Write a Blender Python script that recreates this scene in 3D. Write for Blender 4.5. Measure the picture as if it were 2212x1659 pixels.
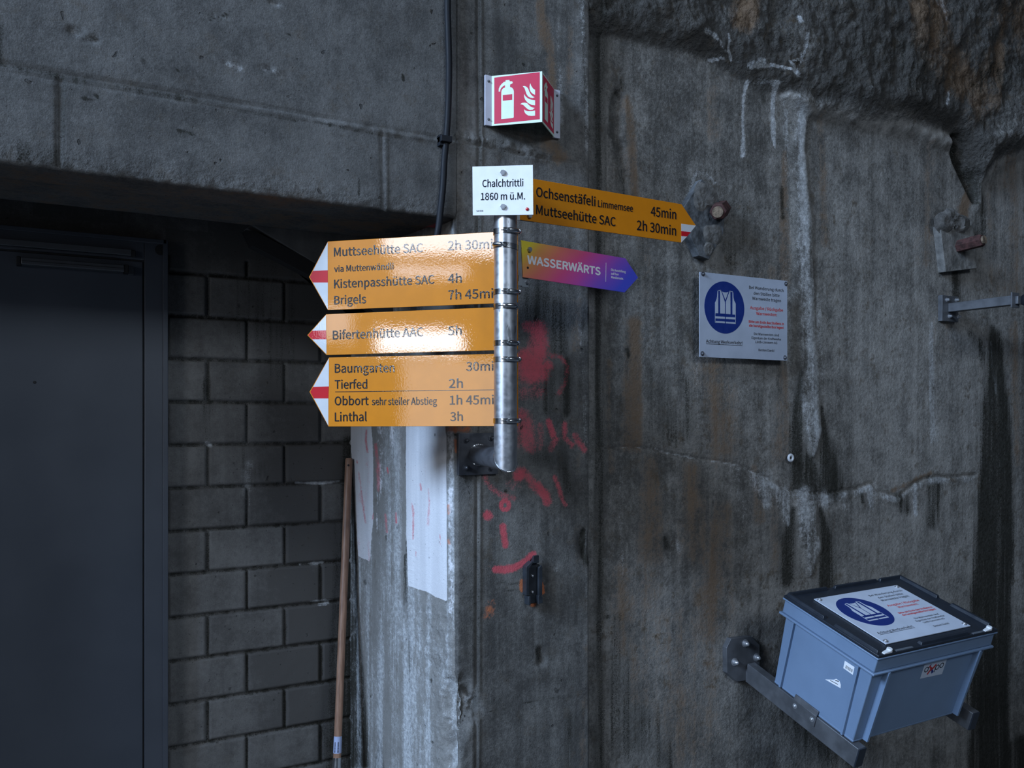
import bpy, bmesh, math, random
import numpy as np
from mathutils import Vector, Matrix

# ------------------------------------------------------------------ scene, camera, light
for o in list(bpy.data.objects): bpy.data.objects.remove(o)
SC = bpy.context.scene
COL = SC.collection
F, TH, HY, CX, EH = 1880.0, math.radians(28.9), 903.0, 1106.0, 1.66
SN, CS = math.sin(TH), math.cos(TH)
RIGHT = Vector((CS, -SN, 0)); FWD = Vector((SN, CS, 0)); EYE = Vector((0, 0, EH))

cam_d = bpy.data.cameras.new('camera'); cam = bpy.data.objects.new('camera', cam_d); COL.objects.link(cam)
cam.location = EYE; cam.rotation_euler = (math.pi/2, 0, -TH)
cam_d.sensor_width = 36; cam_d.lens = 36*F/2212; cam_d.shift_y = (HY-829.5)/2212
cam_d.clip_start = 0.05
SC.camera = cam
SC.view_settings.view_transform = 'Standard'; SC.view_settings.look = 'None'
SC.view_settings.gamma = 1; SC.view_settings.use_curve_mapping = False
SC.view_settings.exposure = 0.08

W = bpy.data.worlds.new('world'); SC.world = W; W.use_nodes = True
W.node_tree.nodes['Background'].inputs[0].default_value = (0.50, 0.66, 1.0, 1)
W.node_tree.nodes['Background'].inputs[1].default_value = 0.030

def area(name, loc, aim, sx, sy, watts, color, spread=180):
    l = bpy.data.lights.new(name, 'AREA'); l.shape = 'RECTANGLE'; l.size = sx; l.size_y = sy
    l.energy = watts; l.color = color; l.spread = math.radians(spread)
    o = bpy.data.objects.new(name, l); COL.objects.link(o); o.location = loc
    o.rotation_euler = (Vector(aim)-Vector(loc)).to_track_quat('-Z', 'Y').to_euler()
    return o
SKY = (0.51, 0.70, 1.0)
# daylight from the tunnel mouth, far to the left of the pillar
area('tunnel_mouth_daylight', (-7.57, 0.18, 6.20), (1.3, 2.3, 1.60), 2.7, 2.7, 440, SKY, 100)
# added fill lamp behind the camera, lifts the surfaces facing it
area('front_fill', (1.7, -5.0, 5.4), (1.75, 2.3, 1.75), 2.6, 1.6, 21, (0.70, 0.83, 1.0), 60)
# bright openings in the portal: (pixel whose mirror ray on the left signs meets it, size, radiance) - placed below

# ------------------------------------------------------------------ picture geometry -> place
def ray(x, y):
    return FWD + RIGHT*((x-CX)/F) + Vector((0, 0, (HY-y)/F))
def onY(x, y, Y):                       # point of the wall plane Y = const seen at a pixel
    d = ray(x, y); return EYE + d*(Y/d.y)
def onPlane(x, y, p0, n):
    d = ray(x, y); return EYE + d*((p0-EYE).dot(n)/d.dot(n))
def to_px(P):                            # (...,3) array -> pixels
    X, Y, Z = P[..., 0], P[..., 1], P[..., 2]-EH
    d = X*SN+Y*CS; r = X*CS-Y*SN
    d = np.maximum(d, 0.05)
    return np.stack([CX+F*r/d, HY-F*Z/d], -1)

YF, YR, YB, YS = 2.32, 2.36, 3.10, 2.74   # pillar/lintel face, right wall, block wall, back of lintel

# pole axis
PZ = F*0.0603/50.0
POLE = FWD*PZ + RIGHT*((1092-CX)/F*PZ); POLE.z = 0
AL = math.atan(F/(CX+6773))
LS_back = (RIGHT*math.sin(AL)+FWD*math.cos(AL)).normalized()
LS_p0 = POLE + LS_back*0.036 + Vector((0, 0, EH))
# bright openings in the portal, sized by the patches they reflect in the left signs
def portal(name, x0, y0, x1, y1, dist, radiance, color=(0.80, 0.88, 1.0)):
    pts = []
    for (x, y) in ((x0, y0), (x1, y0), (x0, y1)):
        p = onPlane(x, y, LS_p0, LS_back); d = (p-EYE).normalized()
        r = d - LS_back*(2*d.dot(LS_back)); pts.append(p+r*dist)
    sx = (pts[1]-pts[0]).length; sy = (pts[2]-pts[0]).length
    c = (pts[1]+pts[2])*0.5
    aim = onPlane((x0+x1)/2, (y0+y1)/2, LS_p0, LS_back)
    area(name, c, aim, sx, sy, radiance*math.pi*sx*sy, color, 180)
portal('portal_upper_opening', 830, 430, 1120, 548, 6.2, 18)
portal('portal_gap', 850, 574, 1010, 598, 6.0, 9)
portal('portal_middle_opening', 815, 712, 1000, 764, 6.4, 24)
portal('portal_side_opening', 690, 660, 760, 735, 6.0, 5)
portal('portal_lower_opening', 870, 775, 1110, 960, 6.6, 3.4, (0.92, 0.94, 1.0))

# ------------------------------------------------------------------ object helpers
def setp(o, label=None, cat=None, group=None, kind=None):
    if label: o['label'] = label
    if cat: o['category'] = cat
    if group: o['group'] = group
    if kind: o['kind'] = kind
    return o
def root(name, label, cat, loc, M=None, group=None):
    o = bpy.data.objects.new(name, None); COL.objects.link(o); o.empty_display_size = 0.05
    if M is None: M = Matrix.Identity(3)
    o.matrix_world = Matrix.Translation(loc) @ M.to_4x4()
    return setp(o, label, cat, group)
def frame(e1, back):
    e1 = e1.normalized(); e2 = e1.cross(back).normalized(); b = e2.cross(e1).normalized()
    M = Matrix((e1, b, e2)).transposed(); return M
class MB:
    def __init__(s): s.v = []; s.f = []
    def add(s, vs, fs):
        n = len(s.v); s.v += [tuple(v) for v in vs]; s.f += [tuple(i+n for i in f) for f in fs]; return s
    def hexa(s, c):                    # 8 corners: bottom ring 4, top ring 4
        return s.add(c, [(3,2,1,0),(4,5,6,7),(0,1,5,4),(1,2,6,5),(2,3,7,6),(3,0,4,7)])
    def box(s, x0, x1, y0, y1, z0, z1):
        return s.hexa([(x0,y0,z0),(x1,y0,z0),(x1,y1,z0),(x0,y1,z0),(x0,y0,z1),(x1,y0,z1),(x1,y1,z1),(x0,y1,z1)])
    def prism(s, poly, y0, y1):        # polygon in x,z ; front y0 < back y1
        a = sum(poly[i][0]*poly[(i+1)%len(poly)][1]-poly[(i+1)%len(poly)][0]*poly[i][1] for i in range(len(poly)))
        if a < 0: poly = poly[::-1]
        n = len(poly); vs = [(p[0],y0,p[1]) for p in poly]+[(p[0],y1,p[1]) for p in poly]
        fs = [tuple(range(n)), tuple(range(2*n-1, n-1, -1))]
        fs += [(i, i+n, (i+1)%n+n, (i+1)%n) for i in range(n)]
        return s.add(vs, fs)
    def tube(s, path, r, n=16, caps=True):
        path = [Vector(p) for p in path]; rs = r if isinstance(r, (list, tuple)) else [r]*len(path)
        up = None; vs = []
        for i, p in enumerate(path):
            d = (path[min(i+1, len(path)-1)]-path[max(i-1, 0)]).normalized()
            if up is None:
                up = Vector((0,0,1)) if abs(d.z) < .9 else Vector((1,0,0))
            a = d.cross(up).normalized(); b = a.cross(d).normalized(); up = b
            for k in range(n):
                t = 2*math.pi*k/n; vs.append(p+(a*math.cos(t)+b*math.sin(t))*rs[i])
        fs = []
        for i in range(len(path)-1):
            for k in range(n):
                fs.append((i*n+k, (i+1)*n+k, (i+1)*n+(k+1)%n, i*n+(k+1)%n))
        if caps:
            fs.append(tuple(range(n))); fs.append(tuple(range((len(path)-1)*n, len(path)*n))[::-1])
        return s.add(vs, fs)
    def cyl(s, p0, p1, r0, r1=None, n=24): return s.tube([p0, p1], [r0, r0 if r1 is None else r1], n)
    def dome(s, c, d, r, h, n=20, k=5):
        c = Vector(c); d = Vector(d).normalized(); path = []; rs = []
        for i in range(k+1):
            t = i/k*math.pi/2*0.97; path.append(c+d*h*math.sin(t)); rs.append(r*math.cos(t))
        return s.tube(path, rs, n)
    def build(s, name, mat, parent=None, bevel=0, smooth=True, label=None, seg=2, bang=30):
        me = bpy.data.meshes.new(name); me.from_pydata(s.v, [], s.f); me.update()
        bm = bmesh.new(); bm.from_mesh(me)
        bmesh.ops.recalc_face_normals(bm, faces=bm.faces)
        for f_ in bm.faces: f_.smooth = False
        if bevel > 0:
            es = [e for e in bm.edges if len(e.link_faces) == 2 and e.calc_face_angle(0) > math.radians(bang)]
            rb = bmesh.ops.bevel(bm, geom=es, offset=bevel, segments=seg, affect='EDGES', profile=0.5, clamp_overlap=True)
            for f_ in rb['faces']: f_.smooth = smooth      # flat boards stay flat, only their edges are rounded
        bm.to_mesh(me); bm.free()
        if smooth and not bevel: me.set_sharp_from_angle(angle=math.radians(38))
        me.materials.append(mat)
        o = bpy.data.objects.new(name, me); COL.objects.link(o)
        if parent: o.parent = parent
        if label: o['label'] = label
        return o

# ------------------------------------------------------------------ materials
class NT:
    def __init__(s, name):
        s.m = bpy.data.materials.new(name); s.m.use_nodes = True; s.t = s.m.node_tree
        s.b = s.t.nodes['Principled BSDF']
    def n(s, typ, **kw):
        nd = s.t.nodes.new(typ)
        for k, v in kw.items(): setattr(nd, k, v)
        return nd
    def l(s, a, b): s.t.links.new(a, b)
    def put(s, sock, v):
        if isinstance(v, bpy.types.NodeSocket): s.l(v, sock)
        elif isinstance(v, (tuple, list)) and len(v) == 3 and sock.type == 'RGBA': sock.default_value = (*v, 1)
        else: sock.default_value = v
    def noise(s, vec, scale, detail=4, rough=.55, out=0):
        nd = s.n('ShaderNodeTexNoise'); nd.inputs['Scale'].default_value = scale
        nd.inputs['Detail'].default_value = detail; nd.inputs['Roughness'].default_value = rough
        if vec: s.l(vec, nd.inputs['Vector'])
        return nd.outputs[out]
    def math(s, op, a, b=0.0, c=None):
        nd = s.n('ShaderNodeMath', operation=op); s.put(nd.inputs[0], a); s.put(nd.inputs[1], b)
        if c is not None: s.put(nd.inputs[2], c)
        return nd.outputs[0]
    def ramp(s, v, a, b, c=0.0, d=1.0):
        nd = s.n('ShaderNodeMapRange', interpolation_type='SMOOTHSTEP'); s.put(nd.inputs[0], v)
        nd.inputs[1].default_value = a; nd.inputs[2].default_value = b; nd.inputs[3].default_value = c; nd.inputs[4].default_value = d
        return nd.outputs[0]
    def mix(s, f, a, b, mode='MIX'):
        nd = s.n('ShaderNodeMix', data_type='RGBA', blend_type=mode)
        s.put(nd.inputs[0], f); s.put(nd.inputs[6], a); s.put(nd.inputs[7], b); return nd.outputs[2]
    def obj(s): return s.n('ShaderNodeTexCoord').outputs['Object']
    def pos(s): return s.n('ShaderNodeNewGeometry').outputs['Position']
    def scale(s, vec, sc):
        nd = s.n('ShaderNodeMapping'); s.l(vec, nd.inputs[0]); nd.inputs['Scale'].default_value = sc; return nd.outputs[0]
    def bump(s, h, dist, strength=1.0, normal=None):
        nd = s.n('ShaderNodeBump'); s.put(nd.inputs['Height'], h); nd.inputs['Distance'].default_value = dist
        s.put(nd.inputs['Strength'], strength)
        if normal: s.l(normal, nd.inputs['Normal'])
        return nd.outputs[0]
    def set(s, **kw):
        for k, v in kw.items(): s.put(s.b.inputs[k.replace('_', ' ')], v)
        return s

def plain(name, col, rough=.5, metal=0, var=.12, vscale=30, coat=0, bump=0, bscale=200, spec=.5, coat_rough=.05):
    t = NT(name); p = t.obj(); nz = t.noise(p, vscale, 5)
    c = t.mix(t.ramp(nz, .3, .7), tuple(x*(1-var) for x in col), tuple(min(1, x*(1+var)) for x in col))
    t.set(Base_Color=c, Roughness=t.ramp(nz, .25, .75, max(0, rough-.06), min(1, rough+.06)), Metallic=metal)
    t.b.inputs['Specular IOR Level'].default_value = spec
    if coat: t.set(Coat_Weight=coat, Coat_Roughness=coat_rough)
    if bump:
        b = t.bump(t.noise(p, bscale, 3), bump); t.set(Normal=b)
        if coat: t.set(Coat_Normal=b)
    return t.m

def sign_enamel(name, col, bump=.00007, coat=1.0):
    t = NT(name); p = t.obj()
    n1 = t.noise(p, 26, 3); n2 = t.noise(p, 190, 2); n3 = t.noise(p, 9, 2)
    c = t.mix(t.ramp(n1, .35, .75), tuple(x*.94 for x in col), col)
    b = t.bump(n2, bump, .8); b = t.bump(n3, .00035, .5, b)
    t.set(Base_Color=c, Roughness=.38, Coat_Weight=coat, Coat_Roughness=.03, Normal=b, Coat_Normal=b)
    t.b.inputs['Coat IOR'].default_value = 1.52; t.b.inputs['Specular IOR Level'].default_value = .15
    return t.m

def concrete(name, dark, light, streak=.5, rough_bump=False, pit=.6, wet=True, rustcol=(.155, .098, .056), fine=1.0, mottle=.45, relief=1.0, attrs=True):
    t = NT(name); p = t.pos()
    big = t.noise(p, 1.7, 6, .6); mid = t.noise(p, 11, 7, .65); fin = t.noise(p, 75, 5, .6)
    st = t.noise(t.scale(p, (9, 9, .55)), 1.6, 6, .6)
    st2 = t.noise(t.scale(p, (34, 34, 1.1)), 1.5, 4, .55)
    a1 = t.n('ShaderNodeAttribute', attribute_name='m1'); a2 = t.n('ShaderNodeAttribute', attribute_name='m2')
    s1 = t.n('ShaderNodeSeparateColor'); t.l(a1.outputs['Color'], s1.inputs[0])
    s2 = t.n('ShaderNodeSeparateColor'); t.l(a2.outputs['Color'], s2.inputs[0])
    if not attrs:                        # bare concrete, no stains
        v = t.math('ADD', t.math('MULTIPLY', big, .45), t.math('MULTIPLY', mid, .55))
        v = t.math('ADD', v, t.math('MULTIPLY', t.math('SUBTRACT', st, .5), streak))
        t.set(Base_Color=t.mix(t.ramp(v, .28, .74), dark, light), Roughness=.88, Normal=t.bump(mid, .0055, .75)); return t.m
    v = t.math('ADD', t.math('MULTIPLY', big, .45), t.math('MULTIPLY', mid, .55))
    v = t.math('ADD', v, t.math('MULTIPLY', t.math('SUBTRACT', st, .5), streak))
    v = t.math('ADD', v, t.math('MULTIPLY', t.math('SUBTRACT', st2, .5), streak*.45))
    v = t.math('ADD', v, t.math('MULTIPLY', t.math('SUBTRACT', fin, .5), .35*fine))
    v = t.math('ADD', v, t.math('SUBTRACT', a2.outputs['Alpha'], .5))
    grain = t.noise(p, 240, 3, .7)
    v = t.math('ADD', v, t.math('MULTIPLY', t.math('SUBTRACT', grain, .5), .40*fine))
    col = t.mix(t.ramp(v, .26, .76), dark, light)
    br = t.math('MULTIPLY', t.ramp(t.noise(p, 21, 6, .7), .52, .70), t.ramp(big, .35, .65, .25, 1.0))
    col = t.mix(t.math('MULTIPLY', br, mottle), col, (.085, .066, .045))
    def mask(m, k, lo, hi, nz):                # ragged stain: coverage m broken up by a contrasty noise
        nz = t.ramp(nz, .33, .67)
        x = t.math('ADD', m, t.math('MULTIPLY', t.math('SUBTRACT', nz, .5), k))
        return t.math('MULTIPLY', t.ramp(x, lo, hi), t.ramp(m, .02, .12))
    jag = t.math('ADD', t.math('MULTIPLY', mid, .6), t.math('MULTIPLY', fin, .4))
    vert = t.math('ADD', t.math('MULTIPLY', st2, .6), t.math('MULTIPLY', jag, .4))
    # rust and brown wash
    col = t.mix(t.math('MULTIPLY', mask(s1.outputs[2], .85, .25, .90, t.math('ADD', t.math('MULTIPLY', st, .45), t.math('MULTIPLY', jag, .55))), .80), col, rustcol)
    # moss and damp, and on the right wall some painted shade
    dk = mask(s1.outputs[1], 1.15, .20, .88, t.math('ADD', t.math('MULTIPLY', vert, .6), t.math('MULTIPLY', grain, .4)))
    col = t.mix(t.math('MULTIPLY', dk, t.ramp(fin, .25, .75, .84, .98)), col, (.015, .0145, .010))
    # white lime bloom
    wn = t.math('ADD', t.math('MULTIPLY', jag, .28), t.math('ADD', t.math('MULTIPLY', grain, .20), t.math('MULTIPLY', st, .52)))
    wh = mask(s1.outputs[0], .90, .30, .80, wn)
    col = t.mix(t.math('MULTIPLY', wh, .92), col, t.mix(t.ramp(fin, .3, .7), (.30, .31, .315), (.50, .51, .515)))
    # white wall paint, then red spray paint
    wp = mask(s2.outputs[1], .40, .42, .58, t.math('ADD', t.math('MULTIPLY', jag, .6), t.math('MULTIPLY', vert, .4)))
    col = t.mix(wp, col, t.mix(t.ramp(st, .3, .7), (.56, .56, .58), (.69, .69, .71)))
    rd = mask(s2.outputs[0], .60, .25, .85, t.math('ADD', t.math('MULTIPLY', jag, .6), t.math('MULTIPLY', grain, .4)))
    col = t.mix(t.math('MULTIPLY', rd, .88), col, t.mix(wp, (.60, .095, .12), (.58, .17, .20)))
    og = mask(a1.outputs['Alpha'], .6, .3, .7, jag)
    col = t.mix(t.math('MULTIPLY', og, .85), col, (.50, .150, .055))
    # bug holes
    if pit:
        pn = t.noise(p, 42, 1, .4); pn2 = t.noise(p, 17, 1)
        pm = t.math('MULTIPLY', t.ramp(pn, .755, .785), t.ramp(pn2, .45, .6))
        pm = t.math('MAXIMUM', pm, t.math('MULTIPLY', t.ramp(t.noise(p, 125, 1, .4), .765, .80), .8))
        pm = t.math('MULTIPLY', pm, pit); col = t.mix(pm, col, (.02, .02, .02))
    b = t.bump(t.noise(p, 24, 5, .6), .0018*relief, .8)
    b = t.bump(t.noise(p, 190, 4, .75), .0019*fine*relief, .9, b)
    rg = t.math('POWER', s2.outputs[2], 1.3)
    vo = t.n('ShaderNodeTexVoronoi', feature='SMOOTH_F1'); vo.inputs['Scale'].default_value = 74; t.l(p, vo.inputs['Vector'])
    b = t.bump(t.math('SUBTRACT', t.noise(p, 52, 4, .65), t.math('MULTIPLY', vo.outputs[0], .8)), .0090, rg, b)
    b = t.bump(t.noise(p, 150, 3, .7), .0052, s2.outputs[2], b)
    b = t.bump(t.noise(t.scale(p, (.55, .55, 1)), 85, 3), .005, t.math('MULTIPLY', wh, .7), b)
    if pit: b = t.bump(t.math('MULTIPLY', pm, -1), .006, 1, b)
    t.set(Base_Color=col, Normal=b, Roughness=t.math('SUBTRACT', .88, t.math('MULTIPLY', dk, .28)))
    t.b.inputs['Specular IOR Level'].default_value = .28
    return t.m

M = {}
M['conc_front'] = concrete('concrete_front', (.058, .057, .055), (.162, .159, .153), .24, mottle=.45, relief=.8)
M['conc_pillar'] = concrete('concrete_pillar', (.056, .054, .051), (.208, .202, .190), .50, mottle=.58)
M['conc_right'] = concrete('concrete_right', (.070, .066, .060), (.322, .308, .284), .40, True, .25, mottle=.90)
M['conc_bare'] = concrete('concrete_bare', (.070, .072, .072), (.150, .150, .148), .4, attrs=False)
M['block'] = concrete('cement_block', (.082, .078, .074), (.172, .166, .158), .30, False, .5, relief=.5, mottle=.25)
M['orange'] = sign_enamel('orange_enamel', (.60, .200, .005))
M['orange_matt'] = sign_enamel('orange_enamel_right', (.60, .200, .005))
M['sign_white'] = sign_enamel('white_enamel', (.56, .57, .58))
M['sign_red'] = sign_enamel('red_enamel', (.50, .010, .018))
M['letter'] = sign_enamel('black_enamel', (.006, .008, .012), .0003)
M['letter_flat'] = plain('black_print', (.02, .022, .026), .6, var=.05)
M['letter_red'] = plain('red_print', (.42, .035, .035), .6, var=.05)
M['letter_white'] = plain('white_print', (.86, .86, .88), .5, var=.03)
M['plate_white'] = plain('white_plate', (.80, .81, .83), .32, var=.03, spec=.5)
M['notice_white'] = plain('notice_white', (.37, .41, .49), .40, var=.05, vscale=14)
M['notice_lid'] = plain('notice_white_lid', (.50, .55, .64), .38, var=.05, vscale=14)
M['notice_blue'] = plain('signal_blue', (.006, .024, .16), .4, var=.05)
M['fire_red'] = plain('fire_red', (.52, .018, .062), .45, spec=.25, var=.06, vscale=16)
M['glow_white'] = plain('luminescent_white', (.62, .74, .62), .42, var=.03)
M['alu_white'] = plain('white_coated_aluminium', (.52, .53, .60), .4, var=.04)
M['steel_dark'] = plain('dark_steel', (.13, .135, .15), .40, .6, var=.25, vscale=22, bump=.0004, bscale=90)
M['steel'] = plain('bright_steel', (.62, .63, .64), .22, 1.0, var=.08)
M['screw'] = plain('screw_steel', (.46, .47, .49), .34, .7, var=.1)
M['stainless'] = plain('stainless_arm', (.125, .13, .14), .46, .5, var=.18, vscale=18)
M['grey_bracket'] = plain('zinc_bracket', (.36, .38, .40), .5, .6, var=.1)
M['rust'] = plain('rusty_iron', (.065, .027, .024), .8, .2, var=.45, vscale=55, bump=.0015, bscale=120)
M['box_grey'] = plain('grey_polypropylene', (.155, .225, .335), .42, var=.03, vscale=12, bump=.0002, bscale=300)
M['lid_navy'] = plain('dark_lid_plastic', (.016, .021, .030), .36, var=.08)
M['latch'] = plain('white_latch', (.72, .74, .76), .35, var=.03)
M['label_grey'] = plain('label_strip_grey', (.10, .115, .135), .35, var=.05)
M['black_plastic'] = plain('black_cable', (.010, .0115, .015), .6, spec=.2, var=.15)
M['black_metal'] = plain('black_painted_steel', (.022, .026, .032), .40, var=.2)
M['wood'] = None
M['door'] = plain('grey_door_paint', (.058, .066, .082), .42, var=.06, vscale=4)
M['door_frame'] = plain('grey_frame_paint', (.060, .067, .082), .45, var=.06, vscale=5)
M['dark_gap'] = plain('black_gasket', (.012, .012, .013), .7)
M['closer'] = plain('closer_grey', (.10, .105, .115), .42, .4, var=.05)
def wood():
    t = NT('beech_wood'); p = t.obj(); n1 = t.noise(t.scale(p, (60, 60, 2.2)), 1.5, 5)
    c = t.mix(t.ramp(n1, .3, .7), (.20, .105, .066), (.33, .19, .125)); n2 = t.noise(p, 9, 3)
    c = t.mix(t.math('MULTIPLY', t.ramp(n2, .55, .8), .5), c, (.11, .065, .045))
    t.set(Base_Color=c, Roughness=.5, Normal=t.bump(n1, .0006)); return t.m
M['wood'] = wood()
def pole_metal():
    t = NT('galvanised_pole'); p = t.obj(); n1 = t.noise(t.scale(p, (30, 30, 40)), 1.6, 5); n2 = t.noise(t.scale(p, (14, 14, 5)), 1.5, 5)
    sp = t.noise(t.scale(p, (50, 50, 14)), 1.6, 2)
    c = t.mix(t.ramp(n2, .3, .7), (.46, .475, .50), (.66, .67, .69))
    c = t.mix(t.math('MULTIPLY', t.ramp(sp, .67, .72), .75), c, (.14, .14, .145))
    t.set(Base_Color=c, Metallic=.92, Roughness=t.ramp(n1, .3, .7, .33, .45)); return t.m
M['pole'] = pole_metal()
def gradient():
    t = NT('printed_gradient'); sx = t.n('ShaderNodeSeparateXYZ'); t.l(t.obj(), sx.inputs[0])
    v = t.math('ADD', t.math('MULTIPLY', sx.outputs[0], 2.05), t.math('MULTIPLY', sx.outputs[2], -2.6))
    v = t.math('ADD', t.math('MULTIPLY', v, 1.0), .185)
    v = t.math('ADD', v, t.math('MULTIPLY', t.math('SUBTRACT', t.noise(t.obj(), 6, 1), .5), .15))
    r = t.n('ShaderNodeValToRGB'); t.l(v, r.inputs[0]); e = r.color_ramp.elements
    stops = [(.0, (.80, .62, .05)), (.10, (.80, .36, .09)), (.24, (.80, .20, .15)), (.42, (.76, .10, .26)), (.60, (.58, .09, .44)), (.76, (.26, .10, .62)), (.92, (.08, .10, .72))]
    e[0].position, e[0].color = stops[0][0], (*stops[0][1], 1); e[1].position, e[1].color = stops[-1][0], (*stops[-1][1], 1)
    for p, c in stops[1:-1]:
        k = e.new(p); k.color = (*c, 1)
    t.set(Base_Color=r.outputs[0], Roughness=.35); return t.m
M['gradient'] = gradient()

# ------------------------------------------------------------------ noise and stains for the walls
def hsh(i, j, seed):
    h = (i.astype(np.int64)*374761393 + j.astype(np.int64)*668265263 + seed*1274126177) & 0x7fffffff
    h = ((h ^ (h >> 13))*1274126177) & 0x7fffffff
    return ((h ^ (h >> 16)) & 0xffff)/65535.0
def vn(x, y, seed=0):
    i = np.floor(x); j = np.floor(y); fx = x-i; fy = y-j; fx = fx*fx*(3-2*fx); fy = fy*fy*(3-2*fy)
    a = hsh(i, j, seed); b = hsh(i+1, j, seed); c = hsh(i, j+1, seed); d = hsh(i+1, j+1, seed)
    return (a*(1-fx)+b*fx)*(1-fy)+(c*(1-fx)+d*fx)*fy
def fbm(x, y, seed=0, o=5, g=.5):
    s = 0; a = 1; t = 0
    for k in range(o): s = s+a*vn(x*2**k, y*2**k, seed+k*17); t += a; a *= g
    return s/t-.5
def sst(a, b, x):
    t = np.clip((x-a)/(b-a), 0, 1); return t*t*(3-2*t)
def segdist(px, pts, ws):
    best = np.full(px.shape[:-1], 9e9)
    for (p, q, w0, w1) in zip(pts[:-1], pts[1:], ws[:-1], ws[1:]):
        p = np.array(p, float); q = np.array(q, float); d = q-p; L = max((d**2).sum(), 1e-6)
        t = np.clip(((px-p)@d)/L, 0, 1); c = p+t[..., None]*d
        e = np.sqrt(((px-c)**2).sum(-1))/(w0+(w1-w0)*t); best = np.minimum(best, e)
    return best
def stroke(mask, px, pts, w, val=1.0, soft=.6):
    """soft-edged stain along a polyline; w = half widths"""
    ws = w if isinstance(w, (list, tuple)) else [w]*len(pts)
    if len(pts) == 1: pts = [pts[0], (pts[0][0]+.01, pts[0][1])]; ws = [ws[0]]*2
    m = max(ws)*(1+soft)+2; xs = [p[0] for p in pts]; ys = [p[1] for p in pts]
    sel = (px[..., 0] > min(xs)-m) & (px[..., 0] < max(xs)+m) & (px[..., 1] > min(ys)-m) & (px[..., 1] < max(ys)+m)
    if not sel.any(): return
    d = segdist(px[sel], pts, ws); mask[sel] = np.maximum(mask[sel], val*sst(1+soft, max(0, 1-soft), d))
def inpoly(px, poly):
    x, y = px[..., 0], px[..., 1]; r = np.zeros(x.shape, bool); n = len(poly)
    for i in range(n):
        (x0, y0), (x1, y1) = poly[i], poly[(i+1) % n]
        c = ((y0 > y) != (y1 > y)) & (x < (x1-x0)*(y-y0)/((y1-y0) or 1e-9)+x0); r ^= c
    return r
def patch(mask, px, poly, soft=4, val=1.0):
    d = segdist(px, list(poly)+[poly[0]], [1]*(len(poly)+1)); ins = inpoly(px, poly)
    mask[...] = np.maximum(mask, val*sst(-soft, soft, np.where(ins, d, -d)))
def grid(name, P, m1, m2, mat, kind='structure', label=None, flip=False):
    nu, nv = P.shape[:2]; n = nu*nv
    idx = np.arange(n).reshape(nu, nv)
    q = np.stack([idx[:-1, :-1], idx[1:, :-1], idx[1:, 1:], idx[:-1, 1:]], -1).reshape(-1, 4)
    if flip: q = q[:, ::-1]
    me = bpy.data.meshes.new(name); me.vertices.add(n); me.vertices.foreach_set('co', P.reshape(-1).astype(np.float32))
    k = len(q); me.loops.add(4*k); me.loops.foreach_set('vertex_index', q.reshape(-1).astype(np.int32))
    me.polygons.add(k); me.polygons.foreach_set('loop_start', np.arange(0, 4*k, 4, dtype=np.int32))
    me.polygons.foreach_set('use_smooth', np.ones(k, bool))
    me.update(calc_edges=True); me.validate()
    for nm, m in (('m1', m1), ('m2', m2)):
        a = me.attributes.new(nm, 'FLOAT_COLOR', 'POINT'); a.data.foreach_set('color', m.reshape(-1).astype(np.float32))
    me.materials.append(mat)
    o = bpy.data.objects.new(name, me); COL.objects.link(o); o['kind'] = kind
    if label: o['label'] = label
    return o
def masks(shape):
    m1 = np.zeros(shape+(4,)); m2 = np.zeros(shape+(4,)); m2[..., 3] = .5; return m1, m2

# ------------------------------------------------------------------ the setting
XC = onY(985, 911, YF).x                 # front corner of the pillar
XD = onY(1278, 911, YF).x                # its right edge
ZB = EH+.585                             # underside of the lintel beam

def sweep(profile, along, step_p, n_al, axis):
    """profile: list of 2d points; returns points resampled along it and 2d normals"""
    pts = []
    for (p, q) in zip(profile[:-1], profile[1:]):
        p = np.array(p, float); q = np.array(q, float); n = max(1, int(round(np.linalg.norm(q-p)/step_p)))
        for i in range(n): pts.append(p+(q-p)*i/n)
    pts.append(np.array(profile[-1], float)); pts = np.array(pts)
    t = np.gradient(pts, axis=0); t /= np.linalg.norm(t, axis=1)[:, None]+1e-9
    nrm = np.stack([-t[:, 1], t[:, 0]], -1)
    for _ in range(2):
        nrm[1:-1] = (nrm[:-2]+nrm[1:-1]*2+nrm[2:])/4
    nrm /= np.linalg.norm(nrm, axis=1)[:, None]+1e-9
    return pts, nrm

# lintel beam: profile in (Y,Z) from the top of the face down, chamfer, soffit, back face up
prof = [(YF, 4.1), (YF, ZB+.006), (YF+.006, ZB), (YF+.125, ZB-.004), (YF+.130, ZB+.006), (YS, ZB+.010), (YS, ZB+.25)]
pts, nrm = sweep(prof, None, .006, 0, 0)
nrm = -nrm
xs = np.arange(-2.2, XC+.0001, .0065); xs[-1] = XC
P = np.zeros((len(xs), len(pts), 3)); P[..., 0] = xs[:, None]; P[..., 1] = pts[None, :, 0]; P[..., 2] = pts[None, :, 1]
N = np.zeros_like(P); N[..., 1] = nrm[None, :, 0]; N[..., 2] = nrm[None, :, 1]
front = (P[..., 1] < YF+.002)
px = to_px(P); m1, m2 = masks(P.shape[:2]); L1 = m1[..., 1]
X, Z = P[..., 0], P[..., 2]
h = .0035*fbm(X*3, Z*3+P[..., 1]*3, 3)+.0016*fbm(X*22, Z*22+P[..., 1]*22, 5)
edge = np.exp(-((Z-ZB)/.016)**2)*np.exp(-((P[..., 1]-YF)/.016)**2)
h -= edge*np.clip(.35+2.2*fbm(X*9, Z*3, 9, 6, .72), 0, 1.5)*.011+edge*.011*fbm(X*60, Z*60, 10, 4, .65)
gr = np.zeros(X.shape)
zj = EH+.8155
jx = fbm(X*2, X*0, 31)*.006
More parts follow.
